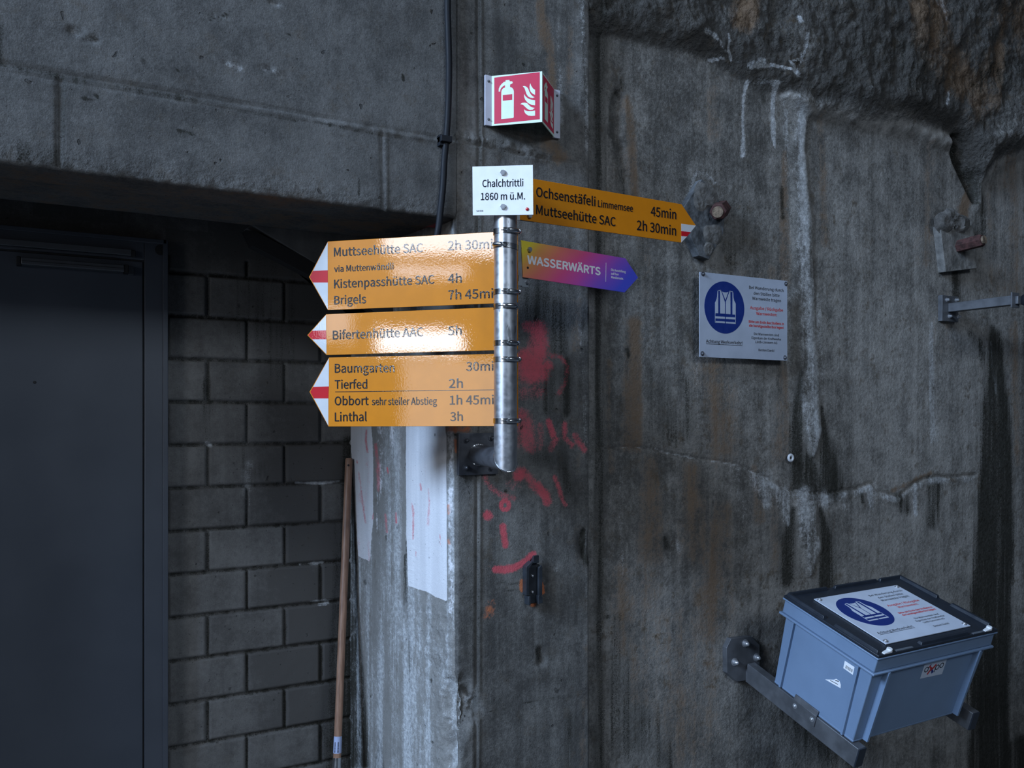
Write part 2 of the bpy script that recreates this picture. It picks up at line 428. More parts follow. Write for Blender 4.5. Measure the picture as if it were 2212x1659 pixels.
j1 = np.exp(-((Z-zj-jx)/.0045)**2)*front; j2 = np.exp(-((Z-zj+.017-jx)/.004)**2)*front*(.5+fbm(X*6, X*0, 8))
h += (-.006*j1-.005*np.clip(j2, 0, 1))
lip = np.exp(-((Z-zj+.008-jx)/.010)**2)*front*np.clip(fbm(X*5, X*0+3, 12)*3+.25, 0, 1)*sst(.2, .9, X)
h += lip*(.008+.022*fbm(X*40, Z*40, 6, 4, .65)); m1[..., 0] = np.maximum(m1[..., 0], lip*.30)
stroke(gr, px, [(130, 168), (128, 360)], 3.5, 1, .9); stroke(gr, px, [(826, 285), (828, 455)], 2.6, .7, .9)
h -= gr*.007*front
ridge = np.zeros(X.shape); stroke(ridge, px, [(831, 288), (833, 455)], 2.5, 1, .9); h += ridge*.004
stroke(L1, px, [(140, 170), (137, 360)], 6, .75, .9); stroke(L1, px, [(0, 60), (0, 135)], 9, .7, .9)
stroke(L1, px, [(0, 140), (130, 165), (420, 215)], 7, .5, 1); stroke(L1, px, [(480, 232), (640, 262)], 3, .55, .9)
stroke(L1, px, [(680, 262), (740, 276), (820, 292)], 3.5, .55, .9)
patch(L1, px, [(0, 300), (125, 320), (125, 362), (0, 345)], 20, .4)
for (x, y, w) in ((180, 75, 24), (505, 142, 16), (585, 152, 16), (470, 35, 15), (595, 8, 9)):
    q = np.zeros(X.shape); stroke(q, px, [(x-w, y-w*.3), (x+w, y+w*.3)], w*.45, 1, .8)
    h += q*(fbm(X*60, Z*60, 4)*.022-.003); m1[..., 0] = np.maximum(m1[..., 0], q*.30); L1[...] = np.maximum(L1, q*.22)
for (pts_, w) in (([(452, 44), (470, 38), (492, 30)], 2.5), ([(385, 283), (402, 286), (418, 290)], 3), ([(180, 212), (196, 216)], 4), ([(310, 130), (314, 137)], 4), ([(207, 205), (212, 211)], 4), ([(620, 72), (623, 75)], 3), ([(870, 165), (872, 172)], 3), ([(380, 148), (383, 152)], 3)):
    stroke(L1, px, pts_, w, .95, .7)
stroke(m1[..., 0], px, [(340, 60), (370, 80), (460, 96)], 12, .20, 1); stroke(m1[..., 0], px, [(280, 40), (275, 130)], 18, .16, 1)
stroke(m1[..., 0], px, [(480, 345), (481, 385)], 2, .4, 1)
stroke(L1, px, [(776, 388), (777, 422)], 2.2, .8, .7)
m1[..., 2] = np.where((P[..., 1] > YF+.01),   .42+.4*fbm(X*2.2, P[..., 1]*9, 41), .0)
so = np.zeros(X.shape); stroke(so, px, [(560, 470), (700, 480), (900, 492)], [14, 18, 16], .62, .9); m1[..., 2] = np.maximum(m1[..., 2], so*(P[..., 1] > YF+.01))
stroke(m2[..., 0], px, [(905, 505), (945, 488)], 7, .75, .8)
m2[..., 2] = .10+.35*np.exp(-((Z-(ZB+.02))/.035)**2)*front
m2[..., 3] = .50+.06*fbm(X*1.2, Z*1.2, 77)
P = P+N*h[..., None]
grid('wall_front', P, m1, m2, M['conc_front'], label='dark grey cast concrete lintel beam above the door recess')

# pillar: profile in (X,Y): left face back to front, corner, front face, right return
XA = onY(757, 911, YB).x
prof = [(XA, YB+.02), (XC-.004, YF+.012), (XC+.006, YF), (XD-.012, YF), (XD, YF+.016), (XD+.004, YR+.06)]
pts, nrm = sweep(prof, None, .0052, 0, 0); nrm = -nrm
zs = np.arange(0, 4.1, .0066)
P = np.zeros((len(pts), len(zs), 3)); P[..., 0] = pts[:, None, 0]; P[..., 1] = pts[:, None, 1]; P[..., 2] = zs[None, :]
N = np.zeros_like(P); N[..., 0] = nrm[:, None, 0]; N[..., 1] = nrm[:, None, 1]
px = to_px(P); m1, m2 = masks(P.shape[:2]); X, Y, Z = P[..., 0], P[..., 1], P[..., 2]
S = (np.cumsum(np.r_[0, np.linalg.norm(np.diff(pts, axis=0), axis=1)]))[:, None]+Z*0
lf = (X < XC-.003); fr = ~lf
h = .004*fbm(S*3, Z*2, 53)+.0018*fbm(S*24, Z*18, 55)
# board seam, formwork ridge pair, joints
gr = np.zeros(X.shape); stroke(gr, px, [(1031, -200), (1034, 300), (1031, 560), (1030, 1100), (1028, 1659)], 2.4, 1, .9); h -= gr*.006*fr
g2 = np.zeros(X.shape); stroke(g2, px, [(1037, -200), (1040, 300), (1037, 560), (1036, 1100), (1034, 1659)], 2.2, 1, .9); h += g2*.004*fr
stroke(m1[..., 1], px, [(1034, -200), (1037, 300), (1034, 560), (1033, 1100), (1031, 1700)], 2.4, .55, .8)
m1[..., 1] *= fr
j = np.zeros(X.shape); stroke(j, px, [(985, 300), (1030, 312), (1060, 318), (1130, 333), (1240, 352)], 2.6, 1, .9); h -= j*.007
j2 = np.zeros(X.shape); stroke(j2, px, [(985, 292), (1035, 303), (1120, 322), (1180, 338)], 10, 1, .9); h += j2*(.005+.026*fbm(S*45, Z*45, 60, 4, .65)); m1[..., 0] = np.maximum(m1[..., 0], j2*.22)
j = np.zeros(X.shape); stroke(j, px, [(962, 940), (963, 1300)], 1.6, 1, .9); h -= j*.004*lf; stroke(m1[..., 1], px, [(962, 900), (963, 1300)], 1.5, .5, .6)
# worn right arris
rim = np.exp(-((X-(XD-.035))/.022)**2)*fr; h += rim*(.004+.010*fbm(S*9, Z*3, 66, 5, .6))*sst(EH-.2, EH+1.2, Z)
rr = np.exp(-((X-(XD-.02))/.05)**2)*fr; h += rr*.006*fbm(S*30, Z*12, 68)
# broken left arris low down
br = np.zeros(X.shape); patch(br, px, [(966, 1470), (1000, 1462), (1026, 1500), (1040, 1535), (1012, 1560), (992, 1610), (984, 1659), (955, 1659), (960, 1560)], 14)
h -= br*(.012+.055*np.clip(fbm(S*16, Z*16, 71, 6, .62)+.2, 0, 1))
br2 = np.zeros(X.shape); patch(br2, px, [(880, 1300), (985, 1310), (990, 1480), (1000, 1659), (930, 1659), (925, 1500)], 25)
h += br2*.016*fbm(S*40, Z*40, 73, 5, .65); m2[..., 2] = np.maximum(m2[..., 2], br2*.45)
ar = np.exp(-((S-S[np.argmin(np.abs(pts[:, 0]-XC)), 0])/.012)**2)*sst(EH-.05, EH-.5, Z); h -= ar*np.clip(.3+2*fbm(Z*14, S*3, 75, 5, .65), 0, 1.5)*.012
# tones: left return face paler, lime washed
m2[..., 3] = np.where(lf, .80, .47)
m2[..., 3] += .05*fbm(S*2, Z*1.5, 79)
m2[..., 2] = np.maximum(m2[..., 2], .12)
wht = m1[..., 0]
for p_, w_, v_ in (([(842, 1180), (846, 1400), (856, 1659)], [9, 13, 16], .55), ([(868, 1300), (878, 1500), (885, 1700)], [8, 14, 12], .62), ([(905, 1330), (912, 1500), (912, 1700)], [8, 10, 12], .55),
                   ([(945, 1400), (962, 1500), (962, 1560)], [20, 22, 10], .6), ([(815, 1000), (812, 1250), (822, 1450)], [12, 13, 10], .42), ([(832, 900), (828, 1050), (830, 1250)], [9, 8, 8], .42), ([(795, 1350), (805, 1500), (815, 1560)], [10, 12, 6], .35), ([(850, 900), (850, 1000)], 12, .5)):
    stroke(wht, px, p_, w_, v_, .9)
wht[...] = np.where(lf, np.maximum(wht, .30+.14*sst(EH+.1, EH-.6, Z)), wht*.8)
wp = m2[..., 1]
patch(wp, px, [(752, 860), (800, 860), (806, 1000), (806, 1120), (799, 1213), (774, 1202), (766, 1080), (758, 960)], 4, 1)
patch(wp, px, [(876, 860), (962, 860), (963, 1297), (940, 1288), (918, 1276), (882, 1266), (878, 1150)], 3, 1.2)
stroke(wp, px, [(818, 880), (822, 1000), (815, 1150)], [9, 12, 5], .42, .8)
stroke(wp, px, [(972, 900), (974, 1320)], 9, .44, .6)
stroke(wp, px, [(846, 900), (848, 960)], 8, .5, .6)
for p_, w_, v_ in (([(792, 928), (790, 950), (794, 978)], 2.6, .75), ([(792, 985), (795, 1040), (790, 1080)], 5, .35), ([(775, 1020), (782, 1075), (790, 1130), (794, 1132)], 2.5, .6), ([(777, 1070), (790, 1100)], 7, .4), ([(812, 960), (816, 1010), (817, 1060)], [4, 6, 4], .5), ([(771, 996), (772, 1000)], 2.5, .7), ([(836, 1010), (838, 1022)], 2, .7), ([(832, 1110), (836, 1150)], 3.2, .55),
                   ([(855, 1108), (856, 1130)], 2.5, .7), ([(775, 1165), (776, 1205)], 5, .35), ([(796, 1165), (797, 1210)], 4, .4), ([(806, 1110), (805, 1120)], 2, .6), ([(892, 1092), (893, 1105), (892, 1165)], [1.5, 3, 2.5], .75), ([(908, 1045), (910, 1058)], 3, .7), ([(889, 1085), (890, 1100)], 2, .7), ([(925, 1055), (927, 1090), (924, 1135)], [3, 2.5, 4], .6), ([(898, 1190), (898, 1200)], 1.8, .6), ([(950, 1155), (951, 1178)], 1.5, .6), ([(918, 1000), (920, 1040)], 1.3, .4)):
    stroke(m2[..., 0], px, p_, w_, v_, .8)
for p_, w_ in (([(923, 928), (925, 940), (932, 962)], 2), ([(925, 1050), (926, 1075)], 3), ([(903, 1098), (904, 1104)], 2), ([(913, 955), (915, 965)], 1.5), ([(935, 1025), (938, 1040)], 2.5), ([(763, 965), (765, 978)], 3), ([(784, 1027), (786, 1030)], 2), ([(789, 1255), (791, 1262)], 3.5), ([(926, 1312), (927, 1316)], 3), ([(930, 1468), (931, 1472)], 3), ([(955, 975), (956, 985)], 2), ([(980, 938), (983, 940)], 3), ([(878, 1170), (880, 1230)], 2.5), ([(876, 1200), (878, 1300)], 3)):
    stroke(m1[..., 1], px, p_, w_, .95, .7)
stroke(m1[..., 1], px, [(878, 1270), (886, 1420), (885, 1530), (889, 1659)], [5, 4, 2.5, 2], .7, .9)
stroke(m1[..., 1], px, [(873, 1230), (876, 1330)], 6, .4, .9)
patch(m1[..., 1], px, [(700, 985), (760, 985), (766, 1090), (774, 1230), (783, 1400), (792, 1540), (800, 1659), (690, 1659)], 6, .95)
patch(m1[..., 1], px, [(821, 1535), (828, 1620), (832, 1670), (808, 1670), (817, 1600)], 3, .9)
stroke(m1[..., 2], px, [(864, 900), (862, 1100), (868, 1250)], [9, 8, 6], .30, .9)
stroke(m1[..., 2], px, [(780, 1280), (788, 1480)], 5, .4, .9)
# orange overspray
for p_, w_, v_ in (([(965, 925), (985, 925), (1010, 925)], 9, .5), ([(985, 950), (988, 975)], 6, .5), ([(968, 1095), (969, 1110)], 6, .4), ([(969, 1160), (971, 1172)], 6, .55), ([(1130, 1258), (1131, 1272)], 7, .9), ([(1168, 1262), (1170, 1278)], 7, .9), ([(1150, 1300), (1152, 1306)], 6, .9), ([(1066, 1300), (1052, 1330)], 12, .35), ([(1054, 1222), (1056, 1224)], 5, .4)):
    stroke(m1[..., 3], px, p_, w_, v_, .9)
# pink spray paint on the front
for p_, w_, v_ in (([(1140, 705), (1160, 710), (1158, 770)], [16, 22, 26], .72), ([(1135, 770), (1150, 800)], [20, 34], .85), ([(1125, 800), (1180, 790)], 16, .6), ([(1135, 850), (1160, 845)], 20, .52), ([(1130, 900), (1140, 950), (1150, 968)], [20, 24, 16], .62), ([(1168, 920), (1168, 965)], 10, .5), ([(1185, 910), (1195, 940)], 8, .75), ([(1200, 950), (1190, 970)], 9, .6), ([(1220, 915), (1220, 945), (1235, 962)], 7, .6), ([(1242, 940), (1262, 972)], 8, .55),
                   ([(1186, 768), (1210, 770), (1225, 790), (1222, 825), (1207, 850)], 6, .42), ([(1046, 1030), (1062, 1055), (1085, 1070), (1112, 1076)], 8, .50), ([(1120, 1028), (1128, 1022)], 14, .8), ([(1140, 1030), (1150, 1045), (1165, 1060)], 13, .6), ([(1160, 1050), (1178, 1070), (1182, 1084)], 11, .72), ([(1198, 1030), (1206, 1050), (1216, 1080), (1222, 1092)], 6, .6), ([(1100, 1045), (1115, 1050)], 14, .4),
                   ([(1053, 1113), (1054, 1114)], 11, .9), ([(1086, 1138), (1092, 1178)], [8, 7], .95), ([(1070, 1230), (1090, 1231), (1112, 1226), (1135, 1214), (1152, 1197)], 8, .95)):
    stroke(m2[..., 0], px, p_, w_, v_, .75)
stroke(m2[..., 0], px, [(1091+9*math.cos(a*.7), 1092+10*math.sin(a*.7)) for a in range(10)], 5, .95, .6)
for p_, w_, v_ in (([(1160, 650), (1150, 690)], 40, .55), ([(1200, 660), (1200, 760)], 22, .5), ([(1190, 800), (1190, 880)], 18, .55), ([(1226, 780), (1224, 890)], 9, .7), ([(1150, 985), (1200, 990)], 24, .5), ([(1210, 1000), (1235, 1060)], 14, .5), ([(1000, 1010), (1010, 1040)], 6, .3), ([(1165, 1400), (1170, 1425)], 9, .6), ([(1262, 1150), (1258, 1180), (1270, 1215)], 8, .8), ([(1092, 1060), (1094, 1062)], 3, .8), ([(1235, 1560), (1250, 1659)], 22, .4), ([(1075, 0), (1085, 200)], 12, .35), ([(1110, 120), (1100, 330)], 16, .35)):
    stroke(m1[..., 1], px, p_, w_, v_, .9)
for p_, w_, v_ in (([(1160, -50), (1175, 60), (1190, 120), (1195, 200)], [14, 16, 14, 10], .62), ([(1185, 310), (1215, 340)], 18, .6), ([(1232, 60), (1228, 200)], 9, .5), ([(1130, 290), (1180, 330)], 12, .4), ([(1243, 650), (1245, 780)], 12, .4), ([(1050, 640), (1060, 700)], 20, .3), ([(1262, 1400), (1255, 1650)], 14, .45), ([(1245, 980), (1250, 1350)], 9, .35)):
    stroke(m1[..., 2], px, p_, w_, v_, .9)
for p_, w_, v_ in (([(1256, 0), (1262, 150), (1266, 330)], [9, 7, 6], .38), ([(1252, 700), (1262, 850), (1268, 1000)], 7, .32), ([(1215, 1090), (1218, 1250)], 2.5, .4), ([(1222, 1240), (1220, 1420)], 3, .35), ([(1196, 1225), (1200, 1232)], 6, .4), ([(1195, 0), (1205, 90), (1212, 260)], 10, .25), ([(1228, 1600), (1235, 1659)], 10, .3), ([(1010, 1510), (1025, 1525)], 10, .5)):
    stroke(m1[..., 0], px, p_, w_, v_, .9)
# crack lines
for p_ in ([(990, 1292), (1040, 1290), (1090, 1278)], [(1060, 1258), (1130, 1262)], [(1062, 1275), (1130, 1276)], [(1040, 1490), (1080, 1485)], [(1045, 1540), (1130, 1520), (1250, 1500)]):
    stroke(m1[..., 1], px, p_, 2, .6, .8)
pc = np.zeros(X.shape); stroke(pc, px, [(1163, 1395), (1172, 1428)], 9, 1, .9); stroke(pc, px, [(1262, 1150), (1262, 1195)], 12, 1, .9); h -= pc*.014*np.clip(.4+2*fbm(S*30, Z*30, 81), 0, 1.5)
P = P+N*h[..., None]
grid('wall_middle', P, m1, m2, M['conc_pillar'], label='weathered concrete pillar with white and pink paint', flip=False)

# right wall: face at YR with sprayed concrete bulging above
xs = np.arange(XD-.03, 6.0, .0074); zs = np.arange(-.0, 4.1, .0070)
P = np.zeros((len(xs), len(zs), 3)); P[..., 0] = xs[:, None]; P[..., 1] = YR; P[..., 2] = zs[None, :]
px = to_px(P); m1, m2 = masks(P.shape[:2]); X, Z = P[..., 0], P[..., 2]
sh = np.zeros(X.shape)
wob = px.copy(); wob[..., 0] += 26*fbm(X*7, Z*7, 91); wob[..., 1] += 26*fbm(X*7, Z*7, 92)
bound = [(1200, 70), (1278, 78), (1330, 84), (1430, 98), (1510, 122), (1570, 155), (1640, 190), (1700, 205), (1730, 232), (1790, 242), (1870, 260), (1960, 272), (2030, 288), (2062, 312), (2078, 330), (2096, 372), (2112, 392), (2135, 352), (2170, 330), (2230, 318), (2400, 310), (3200, 200), (3200, -900), (1200, -900)]
patch(sh, wob, bound, 9)
rise = np.clip((Z-(EH+1.15))/1.0, 0, 1.5)
h = .016*fbm(X*1.3, Z*.8, 101)+.005*fbm(X*6, Z*3, 102)+.0022*fbm(X*26, Z*17, 103)
lump = .075*np.clip(fbm(X*2.6+4, Z*2.6, 105, 3)+.35, 0, 1)+.036*fbm(X*8, Z*8, 106, 4, .6)+.016*fbm(X*34, Z*34, 107, 4, .65)
deep = np.zeros(X.shape); patch(deep, wob, bound, 60); deep = sst(.45, 1, deep)
h += sh*.006+deep*(lump+.09*rise+.04*sst(2.2, 3.6, X))+sh*(.030*fbm(X*14, Z*14, 109, 5, .65))
# rolled lip along the joint of the sprayed concrete
lp = np.zeros(X.shape); stroke(lp, wob, [(1700, 205), (1740, 228), (1800, 240), (1900, 262), (1990, 285), (2050, 315)], [8, 12, 14, 16, 16, 10], 1, .9); h += lp*(.026+.022*fbm(X*22, Z*22, 108)); 
# bulging flap right of the gap, the gap itself
fl = np.zeros(X.shape); patch(fl, px, [(2085, 300), (2160, 290), (2215, 330), (2150, 370), (2118, 400), (2112, 452), (2098, 392)], 14); h += fl*.022
gap = np.zeros(X.shape); stroke(gap, px, [(2056, 300), (2070, 345), (2092, 385), (2106, 432)], [8, 9, 11, 6], 1, .7); h -= gap*.045
# flaked skin on the left
fk = np.zeros(X.shape); patch(fk, px, [(1320, 225), (1333, 192), (1347, 204), (1346, 262), (1342, 296), (1352, 330), (1357, 368), (1346, 398), (1338, 360), (1326, 300), (1316, 290)], 3); h -= fk*(.022+.008*fbm(X*30, Z*30, 115))
stroke(m1[..., 0], px, [(1332, 215), (1330, 260), (1336, 300)], [9, 10, 6], .4, .8)
stroke(m1[..., 1], px, [(1341, 170), (1342, 190), (1334, 200)], 3, .9, .7); stroke(m1[..., 1], px, [(1350, 365), (1346, 405), (1350, 440)], 4, .6, .8)
# lime ridges
rdg = np.zeros(X.shape)
stroke(rdg, wob*.4+px*.6, [(1712, 212), (1734, 250), (1724, 320), (1733, 430), (1738, 560), (1734, 700), (1744, 850), (1755, 930), (1756, 985)], [7, 14, 15, 17, 19, 22, 23, 17, 3], 1, .55)
stroke(rdg, wob*.4+px*.6, [(1744, 1068), (1744, 1130), (1752, 1180), (1748, 1242)], [22, 19, 22, 4], 1, .5)
h += rdg*(.011+.006*fbm(X*30, Z*40, 111, 4, .6)); m1[..., 0] = np.maximum(m1[..., 0], rdg*.58)
# crack line with lime fringe below
ck = [(1300, 968), (1345, 968), (1415, 968), (1440, 978), (1500, 990), (1590, 1004), (1630, 1022), (1660, 1035), (1700, 1058), (1790, 1066), (1850, 1056), (1885, 1043), (1898, 1060), (1940, 1072), (1975, 1045), (2020, 1028), (2070, 1030), (2110, 1026)]
c = np.zeros(X.shape); stroke(c, wob*.3+px*.7, ck, 2.6, 1, .9); h -= c*.008
stroke(m1[..., 0], px, ck[1:8], 2.2, .55, .8)
below = np.zeros(X.shape); stroke(below, px, [(a, b+9) for a, b in ck[6:]], 8, 1, .9); h += below*(.002+.012*fbm(X*20, Z*9, 113)); m1[..., 0] = np.maximum(m1[..., 0], below*.50)
for p_, w_, v_ in (([(1598, 1015), (1603, 1080), (1600, 1150)], [20, 15, 6], .50), ([(1640, 1035), (1655, 1090)], [22, 12], .55), ([(1695, 1065), (1700, 1130)], [22, 10], .62), ([(1740, 1075), (1800, 1080)], 20, .55), ([(1830, 1075), (1835, 1130)], [16, 8], .45), ([(1882, 1060), (1884, 1095)], [14, 8], .5), ([(1975, 1065), (1980, 1110)], [12, 5], .45), ([(1614, 178), (1608, 205), (1606, 250), (1608, 290), (1606, 335)], [5, 4, 3.5, 4, 7], .85),
                   ([(1672, 180), (1671, 240), (1673, 300), (1676, 318)], [5, 4, 5, 2], .7), ([(1694, 210), (1692, 260), (1696, 300)], 2, .5), ([(1505, 76), (1525, 84), (1545, 102)], [7, 7, 3], .72), ([(1557, 82), (1559, 108), (1573, 132)], 3, .95), ([(1530, 131), (1558, 128)], 2.5, .9), ([(1540, 102), (1558, 118)], 2, .7), ([(1575, 135), (1592, 140)], 3, .6), ([(1612, 145), (1630, 140)], 8, .6), ([(1612, 150), (1650, 147), (1685, 155), (1700, 165)], 3, .95), ([(1685, 142), (1706, 138), (1712, 124)], 3, .85), ([(1692, 148), (1700, 160), (1706, 172)], 4, .95), ([(1700, 158), (1712, 140)], 2, .8),
                   ([(1710, 90), (1712, 120)], 4, .55), ([(1694, 52), (1697, 62)], 4, .7), ([(1425, 300), (1424, 340), (1422, 392)], [3, 5, 4], .45), ([(1630, 180), (1680, 182)], 6, .45), ([(1585, 165), (1586, 178)], 3, .5), ([(2168, 205), (2173, 240), (2166, 290), (2160, 305)], [2.5, 3.5, 3, 4], .75), ([(2206, 222), (2209, 245)], 3, .7), ([(2205, 270), (2200, 284)], 3, .5), ([(2016, 212), (2012, 238)], 3, .6), ([(1985, 275), (1995, 320)], [16, 10], .42), ([(1830, 196), (1850, 210)], 4, .3), ([(2180, 60), (2190, 66)], 5, .5), ([(1985, 20), (2000, 60)], 10, .35),
                   ([(1700, 560), (1705, 760), (1718, 850)], [10, 14, 12], .35), ([(1770, 640), (1775, 850)], [10, 8], .3), ([(1508, 590), (1510, 800), (1512, 950)], [5, 8, 6], .35), ([(1455, 1175), (1470, 1185)], 12, .4), ([(1340, 980), (1345, 1250)], 9, .25), ([(2012, 700), (2015, 950)], [9, 12], .3), ([(1700, 240), (1705, 400)], 8, .35), ([(1760, 270), (1770, 480)], 7, .3)):
    stroke(m1[..., 0], px, p_, w_, v_, .9)
stroke(m1[..., 0], px, [(1508, 372), (1494, 402), (1478, 432)], 7, .42, .6); stroke(m1[..., 0], px, [(1520, 372), (1545, 395)], 6, .40, .6)
D_ = m1[..., 1]
for p_, w_, v_ in (([(1728, 800), (1722, 870), (1722, 960), (1730, 1045)], [4, 9, 16, 22], .85), ([(1775, 880), (1784, 960), (1796, 1050)], [5, 12, 28], .85), ([(1745, 990), (1760, 1050)], [12, 30], .8), ([(1712, 1100), (1702, 1160), (1700, 1250)], [6, 14, 18], .8), ([(1772, 1100), (1786, 1160), (1784, 1260)], [5, 14, 20], .8), ([(1948, 1078), (1954, 1100)], [14, 12], .75), ([(2022, 1042), (2018, 1090), (2014, 1135)], [18, 13, 11], .75), ([(1862, 1062), (1866, 1085)], 4, .7), ([(2056, 298), (2070, 345), (2092, 385), (2108, 432)], [10, 11, 14, 9], .95),  # last stroke blackens the gap, its deep shade put into the colour
                   ([(1292, -50), (1292, 500), (1294, 1000), (1296, 1659)], 10, .62), ([(1310, 0), (1300, 200), (1300, 700)], 7, .5), ([(1290, 20), (1360, 40)], 16, .4), ([(1700, 1540), (1760, 1590), (1830, 1640)], [18, 40, 44], .55), ([(1860, 1600), (1900, 1640)], 24, .4), ([(1355, 755), (1357, 768)], 5, .8), ([(1300, 1335), (1312, 1332)], 6, .7), ([(1435, 1165), (1440, 1180)], 9, .6), ([(1690, 405), (1694, 470)], 5, .6), ([(1640, 195), (1655, 215)], 9, .4), ([(2120, 430), (2118, 520)], [10, 16], .5), ([(2065, 590), (2068, 640)], 12, .75), ([(2100, 720), (2135, 780)], [10, 14], .5),  # first two strokes paint the shade beside the pillar edge
                   ([(1650, 40), (1640, 100)], 18, .35), ([(1820, 40), (1800, 200)], 60, .38), ([(1920, 120), (1960, 220)], 55, .42), ([(2100, 180), (2170, 170)], 40, .5), ([(1400, 470), (1395, 560)], 20, .35), ([(1420, 800), (1440, 940)], [18, 26], .40), ([(1480, 830), (1490, 940)], 14, .35), ([(1330, 1340), (1350, 1600)], [20, 40], .40), ([(1400, 1560), (1440, 1659)], 34, .40), ([(1600, 520), (1580, 560)], 26, .45), ([(1620, 450), (1600, 520)], 22, .4)):
    stroke(D_, px, p_, w_, v_, .9)
patch(D_, wob*.5+px*.5, [(2138, 700), (2160, 715), (2180, 860), (2192, 1060), (2186, 1300), (2180, 1700), (2092, 1700), (2098, 1350), (2106, 1150), (2116, 1000), (2124, 860)], 11, .95)
patch(D_, px, [(2195, 1590), (2260, 1570), (2260, 1800), (2100, 1800), (2100, 1645)], 14, .8)
stroke(m1[..., 0], px, [(2144, 740), (2150, 800), (2152, 850)], [7, 8, 3], .30, .9)
R_ = m1[..., 2]
for p_, w_, v_ in (([(1352, 210), (1362, 300), (1372, 420)], [8, 12, 12], .55), ([(1590, 25), (1585, 55)], [30, 24], .85), ([(1960, 40), (1990, 130), (2040, 190)], [50, 42, 40], .72), ([(2140, 60), (2200, 110)], 50, .6), ([(2110, 130), (2080, 240)], 30, .6), ([(1698, 330), (1697, 480), (1699, 620)], [8, 14, 12], .62), ([(1768, 240), (1776, 380), (1782, 520)], [8, 14, 16], .55), ([(2004, 310), (2012, 420), (2006, 560)], [12, 20, 22], .5), ([(2092, 420), (2082, 450), (2080, 490)], [10, 12, 10], .95), ([(2098, 400), (2092, 440)], 8, .7),
                   ([(1370, 700), (1364, 860), (1366, 960)], [18, 26, 26], .75), ([(1318, 780), (1316, 900), (1320, 1020)], [10, 12, 10], .6), ([(1540, 800), (1560, 960)], [40, 44], .6), ([(1690, 790), (1692, 990)], [14, 20], .6), ([(1405, 1000), (1410, 1200)], [24, 34], .62), ([(1500, 1020), (1510, 1200)], [28, 40], .60), ([(1560, 1100), (1530, 1350)], [24, 50], .58), ([(1470, 1350), (1500, 1600)], [60, 70], .55), ([(1400, 1250), (1380, 1500)], [30, 36], .5), ([(1630, 1010), (1640, 1120)], [8, 16], .55), ([(1672, 1080), (1680, 1220)], [12, 18], .45), ([(2180, 350), (2190, 640)], [20, 30], .45), ([(2140, 420), (2150, 640)], [12, 16], .4), ([(2190, 700), (2200, 1000)], 16, .45), ([(1540, 210), (1545, 290)], [24, 20], .35), ([(1660, 600), (1640, 700)], 14, .3), ([(2040, 640), (2030, 760)], 20, .35), ([(1930, 1060), (2010, 1022)], 6, .7), ([(1805, 1115), (1800, 1150)], 3, .7), ([(1340, 1240), (1360, 1400)], 30, .55), ([(1390, 450), (1400, 640)], 20, .35), ([(1610, 590), (1680, 590)], 18, .35)):
    stroke(R_, px, p_, w_, v_, .9)
m2[..., 2] = np.clip(.34+.55*sh-.15*rdg, 0, 1)
m2[..., 3] = .47+.16*fbm(X*1.5, Z*.7, 121)-.17*sh+.22*lp+.05*sst(1700, 1950, px[..., 0])*sst(250, 400, px[..., 1])*(1-sh)  # lip tone raised to paint the light its rim catches
P[..., 1] -= h
grid('wall_right', P, m1, m2, M['conc_right'], label='stained concrete wall with sprayed concrete bulging above', flip=True)

# block wall at the back of the recess
ZJ = EH+.054; HB, LB = .145, .2625
xs = np.arange(-1.25, XA+.05, .005); zs = np.arange(0, EH+.84, .005)
P = np.zeros((len(xs), len(zs), 3)); P[..., 0] = xs[:, None]; P[..., 1] = YB; P[..., 2] = zs[None, :]
px = to_px(P); m1, m2 = masks(P.shape[:2]); X, Z = P[..., 0], P[..., 2]
row = np.floor((Z-ZJ)/HB); off = np.where(np.mod(row, 2) == 0, .5, 0)*LB      # row -1 carries joints at X=.526
uu = (X-.526)/LB+np.where(np.mod(row, 2) == 0, .0, .5)
colm = np.floor(uu); dz = np.minimum(np.mod(Z-ZJ, HB), HB-np.mod(Z-ZJ, HB)); dx = np.minimum(np.mod(uu, 1), 1-np.mod(uu, 1))*LB
wb = .0022*fbm(X*30, Z*30, 131)
jd = np.minimum(dz, dx)+wb
jt = 1-sst(.0035, .0085, jd)
h = -.013*jt+.0015*fbm(X*30, Z*30, 132)
tone = hsh(colm, row, 7)
blk = (Z < EH+.55)
h = np.where(blk, h, .003*fbm(X*8, Z*8, 133)); jt = np.where(blk, jt, 0)
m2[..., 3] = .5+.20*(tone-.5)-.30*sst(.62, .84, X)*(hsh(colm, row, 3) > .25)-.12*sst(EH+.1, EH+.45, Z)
m1[..., 1] = np.maximum(m1[..., 1], jt*.62)
for p_, w_, v_ in (([(445, 830), (447, 955)], [14, 10], .45), ([(590, 490), (560, 690)], [50, 50], .35), ([(600, 690), (610, 800)], [40, 30], .4), ([(540, 955), (535, 1010)], 14, .4), ([(752, 950), (735, 1659)], [10, 34], .8), ([(560, 1010), (540, 1030)], 16, .35)):
    stroke(m1[..., 1], px, p_, w_, v_, .9)
for p_, w_, v_ in (([(640, 1043), (690, 1044), (735, 1040)], 3, .8), ([(650, 1220), (700, 1215)], 3, .6), ([(690, 1308), (712, 1302)], 3, .6), ([(445, 958), (455, 962)], 5, .55), ([(640, 560), (650, 620)], [6, 3], .35), ([(555, 1150), (565, 1240)], [14, 20], .28), ([(540, 1010), (545, 1100)], 16, .2), ([(620, 680), (630, 770)], [4, 6], .3), ([(660, 1300), (720, 1296)], 2.5, .5), ([(530, 1530), (575, 1420)], 3, .25)):
    stroke(m1[..., 0], px, p_, w_, v_, .9)
m2[..., 2] = .06
P[..., 1] -= h
